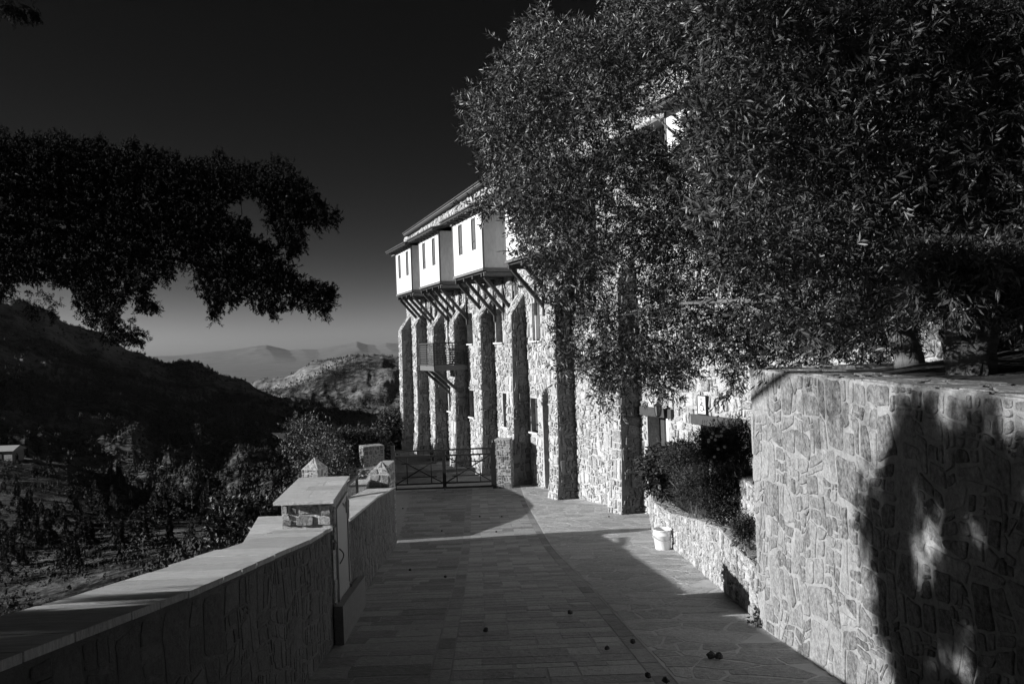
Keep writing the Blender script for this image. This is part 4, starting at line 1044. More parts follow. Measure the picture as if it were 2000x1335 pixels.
# connecting lean-to roof between bays
q = MB()
for (a, b_) in ((8.7, 9.6), (13.95, 14.45), (2.8, 4.1), (-7.1, -2.1), (18.6, 20.6)):
    q = MB().add([bp_(a, .3, 5.1), bp_(b_, .3, 5.1), bp_(b_, WN, 5.3), bp_(a, WN, 5.3), bp_(a, .3, 5.16), bp_(b_, .3, 5.16), bp_(b_, WN, 5.36), bp_(a, WN, 5.36)], [(3, 2, 1, 0), (4, 5, 6, 7), (0, 1, 5, 4), (1, 2, 6, 5), (2, 3, 7, 6), (3, 0, 4, 7)])
    q.obj('lean_to_roof', 'tile', bd)
# main roof
q = MB()
tA, tB = T0-.3, 20.4
def er(t_): return ze(t_)+.02
q.hexa([bp_(tA, -.36, er(tA)), bp_(tB, -.36, er(tB)), bp_(tB, -6, er(tB)+1.5), bp_(tA, -6, er(tA)+1.5), bp_(tA, -.36, er(tA)+.05), bp_(tB, -.36, er(tB)+.05), bp_(tB, -6, er(tB)+1.62), bp_(tA, -6, er(tA)+1.62)])
roof = q.obj('roof', 'tile', bd, center=False)
q = MB().hexa([bp_(tA, -.39, er(tA)-.07), bp_(tB, -.39, er(tB)-.07), bp_(tB, -.585, er(tB)-.07), bp_(tA, -.585, er(tA)-.07), bp_(tA, -.39, er(tA)-.003), bp_(tB, -.39, er(tB)-.003), bp_(tB, -.585, er(tB)-.003), bp_(tA, -.585, er(tA)-.003)]); q.obj('eave_board', 'wood', roof, center=False)
k = 0; t_ = tB-.1
while t_ > tA:
    place_tile(t_, -.30, er(t_)+.05, math.radians(14), roof); t_ -= .19
# lattice balcony
bal = MB()
z0, z1 = -.78, .22; a, b_ = 10.5, 12.75; NB = .95
bo = box_tz(a, b_, WN, NB, z0-.12, z0-.02).obj('balcony', 'greywood', bd)
box_tz(a-.02, b_+.02, NB-.03, NB+.02, z0-.22, z0-.0).obj('fascia', 'greywood', bo); box_tz(a-.03, a+.02, WN, NB-.03, z0-.22, z0-.0).obj('fascia', 'greywood', bo)
for (tt, nn_) in ((a, NB), (b_, NB), (a, WN+.1), (b_, WN+.1), ((a+b_)/2, NB)): box_tz(tt-.035, tt+.035, nn_-.035, nn_+.035, z0-.02, z1).obj('post', 'wood', bo)
for zz_ in (z0+.02, z1-.05):
    box_tz(a, b_, NB-.03, NB+.03, zz_, zz_+.05).obj('rail', 'wood', bo); box_tz(a-.03, a+.03, WN, NB, zz_, zz_+.05).obj('rail', 'wood', bo)
for k in range(1, 16):
    t_ = a+(b_-a)*k/16; box_tz(t_-.03, t_+.03, NB-.012, NB, z0+.05, z1-.05).obj('slat', 'wood', bo)
for k in range(1, 9):
    zz_ = z0+.05+(z1-z0-.1)*k/9; box_tz(a, b_, NB+.0, NB+.014, zz_-.03, zz_+.03).obj('slat', 'wood', bo)
    box_tz(a-.014, a, WN, NB, zz_-.017, zz_+.017).obj('slat', 'wood', bo)
for k in range(1, 11):
    nn_ = WN+(NB-WN)*k/11; box_tz(a, a+.012, nn_-.014, nn_+.014, z0+.05, z1-.05).obj('slat', 'wood', bo)
for t_ in (a+.15, (a+b_)/2, b_-.15): MB().bar(bp_(t_, NB-.1, z0-.2), bp_(t_, WN-.02, -2.35), .12, .12, upv=AV).obj('strut', 'wood', bo)
# drain pipes and spout
q = MB().tube([bp_(3.9, WN+.5, 2.25), bp_(4.3, WN+.45, 2.25), bp_(4.42, WN+.1, 2.2), bp_(4.42, WN+.1, 1.2)], .055, 8); q.obj('drain_pipe', 'pipe', bd, smooth=True)
MB().tube([bp_(8.6, WN+.08, 5), bp_(8.6, WN+.08, 1.6)], .045, 8).obj('drain_pipe', 'black', bd)
MB().tube([bp_(2.65, WN+.08, 2.6), bp_(2.65, WN+.08, 1.0)], .045, 8).obj('drain_pipe', 'black', bd)
MB().tube([bp_(-2.3, WN+.02, -4.3), bp_(-2.3, WN+.12, -4.33), bp_(-2.3, WN+.14, -4.85)], .04, 8).obj('spout', 'white', bd)
# plain stone band on upper storey hidden by tree continues: sign and lantern
sg = empty('wheelchair_sign', tuple(bp_(-6.95, WN+.05, -1.55)), 'white framed wheelchair sign on the stone wall above the bushes', 'sign')
sc_ = bp_(-6.95, WN+.075, -1.55); hx_, hz_ = .155, .205
def sp3(a_, b2, o): return sc_-AV*a_+NV*o+Vector((0, 0, b2))
def sbox(a0, a1, b0, b1, o0, o1): return MB().hexa([sp3(a0, b0, o0), sp3(a1, b0, o0), sp3(a1, b0, o1), sp3(a0, b0, o1), sp3(a0, b1, o0), sp3(a1, b1, o0), sp3(a1, b1, o1), sp3(a0, b1, o1)])
sbox(-hx_, hx_, -hz_, hz_, -.02, .01).obj('panel', 'white', sg)
for a0, a1, b0, b1 in ((-hx_-.02, -hx_, -hz_-.02, hz_+.02), (hx_, hx_+.02, -hz_-.02, hz_+.02), (-hx_, hx_, hz_, hz_+.02), (-hx_, hx_, -hz_-.02, -hz_)): sbox(a0, a1, b0, b1, -.03, .022).obj('frame', 'wood', sg)
q = MB(); K = .011
def disc(cxx, cyy, r_): 
    b0 = len(q.v); q.v += [sp3(cxx+r_*math.cos(i*math.pi/8), cyy+r_*math.sin(i*math.pi/8), .014) for i in range(16)]; q.f.append(list(range(b0, b0+16)))
def stroke(pts, w_):
    for i in range(len(pts)-1):
        p0, p1 = pts[i], pts[i+1]; dx, dy = p1[0]-p0[0], p1[1]-p0[1]; L = math.hypot(dx, dy); nx_, ny_ = -dy/L*w_/2, dx/L*w_/2; ex, ey = dx/L*w_*.25, dy/L*w_*.25
        b0 = len(q.v); q.v += [sp3(p0[0]-ex+nx_, p0[1]-ey+ny_, .014), sp3(p1[0]+ex+nx_, p1[1]+ey+ny_, .014), sp3(p1[0]+ex-nx_, p1[1]+ey-ny_, .014), sp3(p0[0]-ex-nx_, p0[1]-ey-ny_, .014)]; q.f.append([b0, b0+1, b0+2, b0+3])
disc(-.02, .135, .026)
stroke([(-.02, .10), (-.015, -.01), (.055, -.01), (.08, -.11), (.105, -.105)], .026); stroke([(-.018, .05), (.05, .045)], .02)
stroke([(-.035+.0, .02), (-.075, -.02), (-.085, -.075), (-.05, -.13), (.0, -.145), (.05, -.12), (.062, -.085)], .02)
q.obj('symbol', 'black', sg, center=False)
ln = empty('wall_lantern', tuple(bp_(-4.95, WN, -1.6)), 'black wall lantern on a bracket beside the timber door lintel', 'lantern')
lc = bp_(-5.35, WN+.28, -1.75)
MB().lathe(lc, [(.0, .22), (.03, .20), (.04, .17), (.12, .11), (.13, .10), (.10, .10)], 6).obj('cap', 'black', ln)
MB().lathe(lc, [(.098, .10), (.065, -.14)], 6).obj('glass', 'pane', ln)
q = MB()
for k in range(6): a_ = k*math.pi/3; q.bar(lc+Vector((.1*math.cos(a_), .1*math.sin(a_), .1)), lc+Vector((.067*math.cos(a_), .067*math.sin(a_), -.14)), .014)
q.lathe(lc, [(.075, -.14), (.06, -.17), (0, -.19)], 6); q.obj('cage', 'black', ln)
MB().tube([lc+Vector((0, 0, .2)), lc+Vector((0, 0, .3))-NV*.06, lc-NV*.2+Vector((0, 0, .32)), lc-NV*.29+Vector((0, 0, .2))], .012, 6).obj('bracket', 'black', ln)

# ------------------------------------------------------------------ BUCKET
bx, by = 2.755, 15.3; bz = g(by)+.02
bk = empty('bucket', (bx, by, bz), 'white plastic bucket with handle standing at the foot of the planter wall', 'bucket')
bb = MB().lathe((bx, by, bz), [(r_*1.12, z_*1.1) for r_, z_ in [(.0, .0), (.125, 0), (.13, .01), (.15, .24), (.162, .245), (.162, .262), (.152, .265), (.154, .325), (.165, .33), (.165, .345), (.150, .345), (.146, .30), (.12, .02), (0, .015)]], 28).obj('body', 'bucket', bk, smooth=True)
MB().tube([(bx+.165*math.cos(k*math.pi/12+math.pi), by-.03-.02*math.sin(k*math.pi/12), bz+.26-.10*math.sin(k*math.pi/12)) if False else (bx-.188*math.cos(k*math.pi/12), by-.188*math.sin(k*math.pi/12), bz+.28-.09*math.sin(k*math.pi/12)) for k in range(13)], .006, 6).obj('handle', 'pipe', bk, smooth=True)

# fallen cones / stones on the path
rc = random.Random(4)
CL = ['left of the touching pair on the near right paving', 'right of the touching pair on the near right paving', 'at the bottom edge right of the centre strip', 'on the right border of the centre strip', 'halfway between centre strip and the touching pair', 'near the foot of the picture right of the centre strip', 'alone on the near centre tiles', 'on the left slabs near the cabinet plinth', 'on the left slabs nearest the centre strip', 'on the centre tiles just before the shadow lobe', 'on the far centre tiles, leftmost', 'on the left paving close to the pointed pillar', 'on the far centre tiles, right of the leftmost', 'in the far sunlit paving before the buttress', 'on the left slabs just before the bright strip', 'at the bottom edge furthest right']
for i, (px, py, s) in enumerate([(1388, 1287, 1.3), (1404, 1288, 1.2), (1300, 1335, 1), (1113, 1200, 1), (1236, 1258, .9), (1185, 1270, .8), (949, 1235, 1), (801, 1115, .9), (870, 1129, .9), (969, 1040, .9), (937, 1010, .9), (787, 994, .8), (980, 1010, .8), (1189, 1010, .8), (863, 1038, .8), (1265, 1325, .9)]):
    p = at(px, py, 1); lo_, hi_ = 2., 35.
    for _ in range(40):
        md = (lo_+hi_)/2
        if p.z*md > g(md): lo_ = md
        else: hi_ = md
    P = p*lo_; q = MB(); r_ = .028*s
    prof = [(0, -r_*.7), (r_*.8, -r_*.4), (r_, 0), (r_*.7, r_*.6), (0, r_*.9)]
    q.lathe((P.x, P.y, g(P.y)+.012+r_*.7), prof, 9)
    q.v = [v_+Vector((rc.uniform(-1, 1), rc.uniform(-1, 1), rc.uniform(-1, 1)))*r_*.18 for v_ in q.v]
    o = q.obj('fallen_cone', 'wood'); tag(o, 'dark fallen cone '+CL[i], 'cone', 'fallen cones scattered on the path')

# ------------------------------------------------------------------ FOLIAGE
def leaves(name, centres, dirs, llen, lwid, material, parent=None, rng=N, per=10, twig=.2, spread=.9, droop=.0, kind=None, curl=.25, planar=False):
    """sprigs of diamond leaves: centres (n,3) base of each sprig, dirs (n,3)"""
    n_ = len(centres); D = dirs/np.linalg.norm(dirs, axis=1, keepdims=True)
    tt = (np.arange(per)+.5)/per
    L = (twig*rng.uniform(.6, 1.3, n_))[:, None, None]
    base = centres[:, None, :]+D[:, None, :]*(tt[None, :, None]*L)
    rnd = rng.normal(size=(n_, per, 3)); dd = D[:, None, :]*1.0; side = np.cross(rnd, np.broadcast_to(dd, rnd.shape)); side /= np.linalg.norm(side, axis=2, keepdims=True)+1e-9
    ld = side*spread+dd*(.35+.9*tt[None, :, None]*.7); ld[:, :, 2] -= droop; ld /= np.linalg.norm(ld, axis=2, keepdims=True)
    ll = llen*rng.uniform(.6, 1.25, (n_, per, 1)); lw = lwid*rng.uniform(.75, 1.25, (n_, per, 1))
    w = np.cross(ld, rng.normal(size=ld.shape)); w /= np.linalg.norm(w, axis=2, keepdims=True)+1e-9
    up_ = np.cross(w, ld)
    p0 = base; p1 = base+ld*ll*.45+w*lw*.5+up_*lw*curl; p2 = base+ld*ll; p3 = base+ld*ll*.45-w*lw*.5+up_*lw*curl
    V_ = np.stack([p0, p1, p2, p3], 2).reshape(-1, 3); k_ = np.arange(n_*per)*4
    T_ = np.concatenate([np.stack([k_, k_+1, k_+2], 1), np.stack([k_, k_+2, k_+3], 1)])
    return np_obj(name, V_, T_, material, parent, kind=kind)
def inpoly(px, py, poly):
    x = np.asarray(px); y = np.asarray(py); c_ = np.zeros(x.shape, bool); j = len(poly)-1
    for i in range(len(poly)):
        xi, yi = poly[i]; xj, yj = poly[j]
        c_ ^= ((yi > y) != (yj > y)) & (x < (xj-xi)*(y-yi)/(yj-yi+1e-9)+xi); j = i
    return c_
def rays(px, py, d):
    u = (px-1000)/F; v_ = (674-py)/F
    return np.stack([(u*ca+v_*sa)*d, d, (-u*sa+v_*ca)*d], 1)
# --- the big broadleaf tree leaning over the wall on the right
CROWN = [(903, 185), (925, 165), (948, 185), (975, 160), (965, 135), (985, 120), (1010, 60), (1030, 45), (1060, 10), (1085, 40), (1110, 30), (1140, 40), (1170, 60), (1190, 30), (1205, -40), (2100, -60), (2100, 700), (1960, 650), (1900, 560), (1800, 600), (1790, 730), (1600, 722), (1500, 712), (1460, 722), (1440, 755), (1400, 725), (1370, 730), (1340, 755), (1315, 790), (1285, 770), (1250, 755), (1210, 740), (1200, 800), (1180, 800), (1165, 730), (1130, 720), (1100, 740), (1085, 715), (1100, 690), (1085, 640), (1095, 610), (1060, 575), (1020, 500), (1010, 440), (980, 410), (940, 425), (925, 405), (955, 380), (960, 330), (935, 290), (920, 270), (915, 230)]
rng = np.random.default_rng(17)
def crown_pts(n_, poly, dr, holes=(), hn=.0, seed=1):
    out = []
    while sum(len(o_) for o_ in out) < n_:
        px = rng.uniform(min(p[0] for p in poly), max(p[0] for p in poly), 4000); py = rng.uniform(min(p[1] for p in poly), max(p[1] for p in poly), 4000)
        k_ = inpoly(px, py, poly)
        # ragged density: gaps along noise valleys
        dens = np.where(py < 430, .95, .78)+1.1*fbm(px/55, py/55, 3, seed)-hn
        if hn >= 0: k_ &= rng.random(4000) < np.clip(dens, .04, 1)
        for hx0, hy0, hr in holes: k_ &= ((px-hx0)**2+(py-hy0)**2) > hr*hr
        out.append(np.stack([px[k_], py[k_]], 1))
    P = np.concatenate(out)[:n_]; d_ = rng.uniform(dr[0], dr[1], n_)
    return P[:, 0], P[:, 1], d_
holes = [(1316, 225, 38), (1318, 270, 32), (1250, 245, 20), (1190, 250, 10), (1262, 75, 14), (1300, 390, 14), (1190, 560, 16), (1165, 440, 12), (1040, 400, 10), (1130, 360, 9)]
trunkA = empty('broadleaf_tree', (3.45, 6.9, -.45), 'large dark broadleaf tree whose leafy crown hangs over the wall and hides the building', 'tree')
trunkB = empty('gnarled_tree', (3.1, 5.6, -.45), 'old gnarled tree with thick pale twisted trunk behind the wall top', 'tree')
def mass(nclump, poly, dr, per_clump, rad, hs, seed, hn=0):
    px, py, d_ = crown_pts(nclump, poly, dr, hs, hn, seed)
    c_ = rays(px, py, d_); rr_ = rad*rng.uniform(.5, 1.2, nclump)
    off = rng.normal(size=(nclump, per_clump, 3)); off /= np.linalg.norm(off, axis=2, keepdims=True); off *= rng.random((nclump, per_clump, 1))**.5
    dirs = off+np.array([-.25, -.1, .15])+rng.normal(size=off.shape)*.35
    cen = c_[:, None, :]+off*rr_[:, None, None]
    return cen.reshape(-1, 3), dirs.reshape(-1, 3)
def prune(cen, dirs, poly, hs):   # keep twigs inside the crown outline and out of its gaps
    u = cen[:, 0]/cen[:, 1]; v_ = cen[:, 2]/cen[:, 1]; uo = u*ca-v_*sa; vo = u*sa+v_*ca
    px = uo*F+1000; py = 674-vo*F; k_ = inpoly(px, py, poly) | (rng.random(len(px)) < .06)
    for hx0, hy0, hr in hs: k_ &= ((px-hx0)**2+(py-hy0)**2) > (hr*rng.uniform(.75, 1.1, len(px)))**2
    return cen[k_], dirs[k_]
left_c = [p for p in CROWN]
cen, dirs = mass(3600, CROWN, (8.3, 11.8), 9, .25, holes, 1); cen, dirs = prune(cen, dirs, CROWN, holes)
leaves('crown', cen, dirs, .070, .0155, 'leaf', trunkA, rng, per=13, twig=.18, droop=.12)
RIGHTC = [(1380, -60), (2200, -60), (2200, 640), (1960, 640), (1850, 560), (1780, 640), (1620, 690), (1480, 640), (1400, 500), (1350, 300), (1370, 100)]
cen, dirs = mass(1700, RIGHTC, (5.2, 8.0), 9, .28, [], 2, hn=.0); cen, dirs = prune(cen, dirs, RIGHTC, [])
leaves('crown', cen, dirs, .072, .0155, 'leaf', trunkB, rng, per=12, twig=.2, droop=.12)
# low sprays drooping over the wall top
for px, py, d_, n_ in ((1500, 712, 7.45, 10), (1530, 722, 7.3, 12), (1545, 745, 7.2, 8), (1450, 735, 8.2, 8), (1425, 760, 8.4, 7), (1480, 705, 7.6, 8)):
    p = np.array(at(px, py, d_)); dd_ = rng.normal(size=(n_, 3))*.35; dd_[:, 2] -= 1; dd_[:, 0] -= .2
    leaves('foliage', p+rng.normal(size=(n_, 3))*.06, dd_, .095, .02, 'leaf', trunkA, rng, per=10, twig=.2, droop=.3)
FR = [(1770, 480), (2050, 480), (2050, 660), (1960, 625), (1900, 600), (1840, 622), (1780, 600)]
cen, dirs = mass(130, FR, (4.5, 5.15), 9, .14, [], 7); cen, dirs = prune(cen, dirs, FR, [])
leaves('crown', cen, dirs, .065, .014, 'leaf', trunkB, rng, per=11, twig=.14, droop=.2)
# trunks and limbs
def wob(a, b_, n_, amp, rng_):
    a, b_ = Vector(a), Vector(b_); return [a.lerp(b_, i/(n_-1))+Vector((rng_.uniform(-1, 1), rng_.uniform(-1, 1), rng_.uniform(-1, 1)))*(amp if 0 < i < n_-1 else 0) for i in range(n_)]
rr2 = random.Random(8)
bA = Vector((3.45, 6.9, -.6)); fork = at(1735, 590, 6.9)
q = MB().tube([bA, at(1775, 700, 6.85), at(1757, 650, 6.9), fork, at(1700, 520, 7.2), at(1660, 420, 7.6), at(1620, 250, 8.2)], [.15, .12, .105, .095, .08, .06, .03], 12); q.obj('trunk', 'bark', trunkA, smooth=True)
q = MB()
for px, py, d_, r_ in ((1560, 640, 7.8, .045), (1480, 520, 8.6, .05), (1380, 380, 9.3, .05), (1250, 300, 9.8, .04), (1150, 450, 9.8, .035), (1200, 620, 9.4, .035), (1330, 640, 9, .03), (1050, 200, 10, .03), (1450, 200, 9, .04), (1700, 300, 8.2, .04), (1800, 450, 7.6, .04), (1100, 100, 10, .025), (1640, 560, 7.4, .05)):
    P = wob(fork+Vector((rr2.uniform(-.1, .1), .1, rr2.uniform(0, .5))), at(px, py, d_), 7, .1, rr2); q.tube(P, [r_*(1-.75*i/6) for i in range(7)], 7)
    for _ in range(5):
        j = rr2.randrange(2, 6); e_ = P[j]+Vector((rr2.uniform(-.8, .8), rr2.uniform(-.6, .6), rr2.uniform(-.5, .7))); q.tube(wob(P[j], e_, 5, .05, rr2), [r_*.35*(1-.7*i/4) for i in range(5)], 5)
q.obj('limb', 'bark', trunkA, smooth=True, center=False)
# bare curved twigs catching light
q = MB(); q.tube([at(1578, 378, 6.2), at(1585, 410, 6.15), at(1597, 440, 6.1), at(1600, 462, 6.1), at(1604, 485, 6.1)], [.007, .009, .009, .008, .005], 6); q.tube([at(1640, 540, 6.3), at(1643, 565, 6.3), at(1636, 590, 6.3)], .005, 6); q.obj('bare_twig', 'paleb', trunkB, smooth=True)
# gnarled trunk
v = []; f = []; nz, ns = 34, 40
hol = [(.3, .16, .03), (1.0, .32, .035), (.85, .14, .03), (.1, .06, .06), (.7, .0, .03), (-.2, .40, .06), (1.2, .46, .05), (.5, .50, .04)]
for i in range(nz+1):
    h = i/nz*2.2; 
    for k in range(ns):
        a_ = 2*math.pi*k/ns; rad = .175+.035*math.sin(a_*3+h*3)+.03*math.sin(a_*2-h*5)+.02*math.sin(a_*5-h*9)+.05*max(0, .25-h)*3+.07*float(fbm(np.array([a_*1.5+3]), np.array([h*5.]), 4, 5)[0])
        rad += .05*max(0, h-.45)*math.sin(2*a_+1); rad *= 1-.16*h
        da = (a_+math.pi/2+.5) ; da = (da+math.pi) % (2*math.pi)-math.pi
        for ha, hh_, hr in hol:
            q_ = math.hypot((da-ha)*.19, h-.12-hh_); rad -= .12*math.exp(-(q_/hr)**4)
            rad += .014*math.exp(-((q_-hr*1.4)/(.5*hr))**2)
        v.append((3.22+.10*math.sin(h*1.4)+rad*math.cos(a_)*1.0, 5.62+.1*h+rad*math.sin(a_)*.8, -.55+h))
    if i:
        for k in range(ns): b0 = (i-1)*ns; k2 = (k+1) % ns; f.append((b0+k, b0+k2, b0+ns+k2, b0+ns+k))
meshobj('trunk', v, f, 'paleb', trunkB, smooth=True)
q = MB()
for px, py, d_, r_ in ((1980, 400, 6.5, .08), (1850, 350, 6.5, .07), (1750, 200, 7, .05), (1600, 300, 6.8, .045), (1500, 450, 7, .04), (2100, 200, 6, .05)):
    q.tube(wob(Vector((3.2, 5.8, 1.2)), at(px, py, d_), 7, .08, rr2), [r_*(1-.7*i/6) for i in range(7)], 8)
q.obj('limb', 'bark', trunkB, smooth=True, center=False)
# more tree mass behind, uphill to the right
cen, dirs = mass(260, [(1700, -80), (2600, -80), (2600, 760), (1990, 740), (1700, 600)], (9, 13), 10, .5, [], 3, hn=-1)
bt_ = empty('shrubbery_tree', (7, 11, -.3), 'dense dark evergreen tree filling the shade behind the gnarled trunk', 'tree')
leaves('crown', cen, dirs, .16, .05, 'shrubleaf', bt_, rng, per=14, twig=.35)
MB().tube([(7, 11, -.8), (6.9, 10.9, 1), (7, 10.8, 3)], [.2, .16, .1], 8).obj('trunk', 'bark', bt_, smooth=True)

# --- shrubs in the planter
def shrub(name, label, px, py, wpx, hpx, d_, n_, llen, lwid, per=10, twig=.14, m_='shrubleaf', dirz=.5, droop=0, dens_=1):
    c0 = np.array(at(px, py, d_)); w_ = wpx/F*d_/2; h_ = hpx/F*d_/2
    e = empty(name, (c0[0], c0[1], c0[2]-h_), label, 'shrub')
    o_ = rng.normal(size=(n_, 3)); o_ /= np.linalg.norm(o_, axis=1, keepdims=True); o_ *= (rng.random((n_, 1))**.35)
    lb = rng.normal(size=(6, 3)); lb /= np.linalg.norm(lb, axis=1, keepdims=True); lb *= rng.uniform(.3, .62, (6, 1)); lr = rng.uniform(.42, .68, 6); pk = rng.integers(0, 6, n_)
    o_ = o_*lr[pk][:, None]+lb[pk]
    bump_ = 1+.25*fbm(o_[:, 0]*2+px, o_[:, 2]*2+o_[:, 1]*2, 3, 4)
    cen_ = c0+o_*np.array([w_, w_*.9, h_])*bump_[:, None]*.95; dir_ = o_+rng.normal(size=o_.shape)*.4; dir_[:, 2] += dirz
    leaves('foliage', cen_, dir_, llen, lwid, m_, e, rng, per=per, twig=twig, droop=droop)
    q_ = MB()
    for k_ in range(7):
        b_0 = Vector(c0)-Vector((0, 0, h_*1.15)); q_.tube([b_0+Vector((rr2.uniform(-.05, .05), rr2.uniform(-.05, .05), -.15)), b_0+Vector((rr2.uniform(-w_, w_)*.5, rr2.uniform(-.3, .3)*w_, h_*.9)), b_0+Vector((rr2.uniform(-w_, w_)*.8, rr2.uniform(-.6, .6)*w_, h_*1.7))], [.012, .008, .004], 5)
    q_.obj('stem', 'bark', e)
    return e
shrub('leafy_shrub', 'dark drooping broad-leaved shrub at the far end of the planter by the door', 1285, 925, 90, 110, 16.8, 420, .13, .045, per=8, droop=.5)
shrub('rosemary_bush', 'rounded dense small-leaved bush in the middle of the planter, left of the flowering one', 1345, 915, 130, 95, 14.0, 1100, .05, .013, per=12, twig=.14)
shrub('oleander_shrub', 'tall glossy-leaved plant poking up beside the second timber lintel', 1325, 882, 50, 40, 14.8, 120, .12, .035, per=7)
fs_ = shrub('flowering_bush', 'tall feathery bush with small pale flowers against the end of the high wall', 1418, 870, 140, 130, 11.2, 1900, .055, .009, per=12, twig=.2, dirz=.9)
cf = np.array(at(1398, 850, 10.7)); fo = cf+rng.normal(size=(16, 3))*np.array([.09, .05, .16])
for p in fo: MB().lathe(tuple(p), [(0, .022), (.016, .016), (.022, 0), (.014, -.014), (0, -.018)], 7).obj('flower', 'flower', fs_)
shrub('lavender_bush', 'feathery dark bush spilling over the middle of the planter wall', 1355, 968, 125, 100, 12.9, 1900, .06, .007, per=12, twig=.2, dirz=.7)
shrub('box_bush', 'glossy small-leaved bush in front, spilling over the planter wall next to the high wall', 1425, 975, 130, 125, 10.6, 1700, .035, .017, per=11, twig=.12)
shrub('trailing_plant', 'small trailing plant on the planter top beside the high wall', 1458, 1040, 45, 60, 8.9, 320, .035, .014, per=9, twig=.1, droop=.3)
wd_ = shrub('weed', 'little weed growing at the foot of the high wall corner', 1478, 1210, 22, 30, 7.75, 16, .045, .03, per=5, twig=.07)
# --- shrub and tree on the valley side
shrub('valley_shrub', 'broad-leaved shrub growing just outside the parapet coping', 470, 1045, 190, 120, 12.5, 1500, .10, .042, per=9, twig=.2, dirz=.6)
shrub('valley_shrub', 'lower dark shrub below the coping, nearest to the meter cabinet', 560, 1010, 120, 90, 14.5, 700, .10, .04, per=9, twig=.2)
e = shrub('holm_oak', 'dense dark rounded oak behind the pointed pillars and the pier', 668, 905, 225, 190, 37, 6800, .13, .055, per=9, twig=.3, dirz=.4)
e['category'] = 'tree'
cbz = at(668, 905, 37); MB().tube([(cbz.x, 37, tz(cbz.x, 37)-.5), (cbz.x+.1, 37, cbz.z-1), (cbz.x, 37, cbz.z)], [.22, .16, .1], 8).obj('trunk', 'bark', e, smooth=True)
e = shrub('holm_oak', 'second dark oak squeezed between the first one and the building corner', 748, 862, 110, 140, 44, 2600, .15, .06, per=9, twig=.3, dirz=.4)
e['category'] = 'tree'

c_h = [np.array([-6.9-.40*k, 30.4+1.05*k, -4.5]) for k in range(13)]  # hedge added to throw shade on the ground past the gate
hd = empty('hedge', (-7.5, 36, -5.2), 'long low hedge added beyond the iron gate to shade the ground', 'hedge')
ch = np.concatenate([c_+rng.normal(size=(190, 3))*np.array([.35, .55, .5]) for c_ in c_h]); dh = rng.normal(size=ch.shape); dh[:, 2] += .4
leaves('foliage', ch, dh, .13, .055, 'shrubleaf', hd, rng, per=9, twig=.3)
# --- the cedar reaching in from the left
CED = [(-220, 230), (0, 268), (30, 270), (70, 275), (110, 268), (150, 280), (190, 290), (230, 290), (255, 282), (290, 300), (340, 308), (400, 325), (425, 305), (455, 325), (490, 330), (540, 315), (570, 340), (605, 365), (625, 400), (655, 428), (630, 440), (600, 435), (585, 460), (590, 480), (565, 495), (545, 470), (530, 445), (525, 400), (500, 375), (470, 370), (440, 400), (430, 395), (440, 430), (478, 430), (490, 465), (520, 470), (545, 505), (585, 540), (650, 565), (635, 612), (590, 600), (560, 598), (530, 608), (505, 600), (480, 585), (440, 590), (415, 618), (400, 580), (385, 545), (375, 515), (345, 510), (330, 540), (300, 545), (280, 580), (305, 600), (285, 612), (260, 580), (245, 580), (225, 600), (228, 640), (280, 665), (215, 662), (195, 630), (165, 635), (155, 590), (125, 560), (100, 540), (60, 545), (30, 545), (0, 580), (-220, 620)]
cd = empty('cedar_tree', (-9.6, -.3, tz(-9.6, -.3)), 'dark cedar whose drooping branches reach into the sky from the left', 'tree')
def sprig_mass(n_, poly, dr, seed, hn=-1, hs=()):
    px, py, d_ = crown_pts(n_, poly, dr, hs, hn, seed); return rays(px, py, d_)
hC = [(340, 490, 10), (225, 540, 7), (180, 480, 7), (60, 470, 6), (130, 520, 6), (300, 520, 6), (495, 540, 6), (400, 470, 5)]
c1 = sprig_mass(17000, CED, (8.6, 10.4), 4, hs=hC)
d1 = rng.normal(size=c1.shape)*.55; d1[:, 0] += .35; d1[:, 2] -= .55
upk = rng.random(len(c1)) < .3; d1[upk, 2] += 1.1
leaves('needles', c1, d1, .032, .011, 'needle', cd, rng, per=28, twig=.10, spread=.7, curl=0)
# rows along the spiky upper edge and the two arm tips
tips = [((150, 300), (205, 262), 9.4), ((60, 300), (75, 262), 9.2), ((240, 300), (262, 280), 9.4), ((420, 330), (428, 298), 9.5), ((540, 330), (537, 312), 9.6), ((600, 400), (655, 430), 9.6), ((620, 590), (652, 570), 9.6), ((130, 290), (128, 264), 9.2), ((10, 290), (5, 255), 9.2),
        ((70, 565), (62, 625), 9.3), ((98, 560), (104, 632), 9.3), ((232, 620), (285, 662), 9.4), ((575, 470), (570, 500), 9.7), ((205, 600), (210, 655), 9.3), ((50, 5), (68, 40), 9), ((0, 5), (30, 42), 9), ((20, 0), (50, 35), 9), ((-10, 0), (20, 20), 9)]
for i in range(len(CED)-1):
    (xa, ya), (xb, yb) = CED[i], CED[i+1]; Ls = math.hypot(xb-xa, yb-ya)
    for k in range(int(Ls/16)):
        t_ = rng.random(); x_, y_ = xa+(xb-xa)*t_, ya+(yb-ya)*t_
        if x_ < -20: continue
        if i < 19: tips.append(((x_, y_+10), (x_+rng.uniform(-3, 9), y_-rng.uniform(2, 12)), 9.45))
        else: tips.append(((x_, y_-8), (x_+rng.uniform(-6, 10), y_+rng.uniform(0, 20)), 9.45))
cs = []; ds = []
for a, b_, d_ in tips:
    A = np.array(at(a[0], a[1], d_)); B = np.array(at(b_[0], b_[1], d_+.1)); ax = B-A; Ln = np.linalg.norm(ax)
    for k in range(26 if d_ != 9.45 else 7):
        t_ = rng.random(); w_ = ((1-t_)*.10+.02)*(1 if d_ != 9.45 else .35); cs.append(A+ax*t_*.85+rng.normal(size=3)*w_*.5); ds.append(ax/Ln+rng.normal(size=3)*.45)
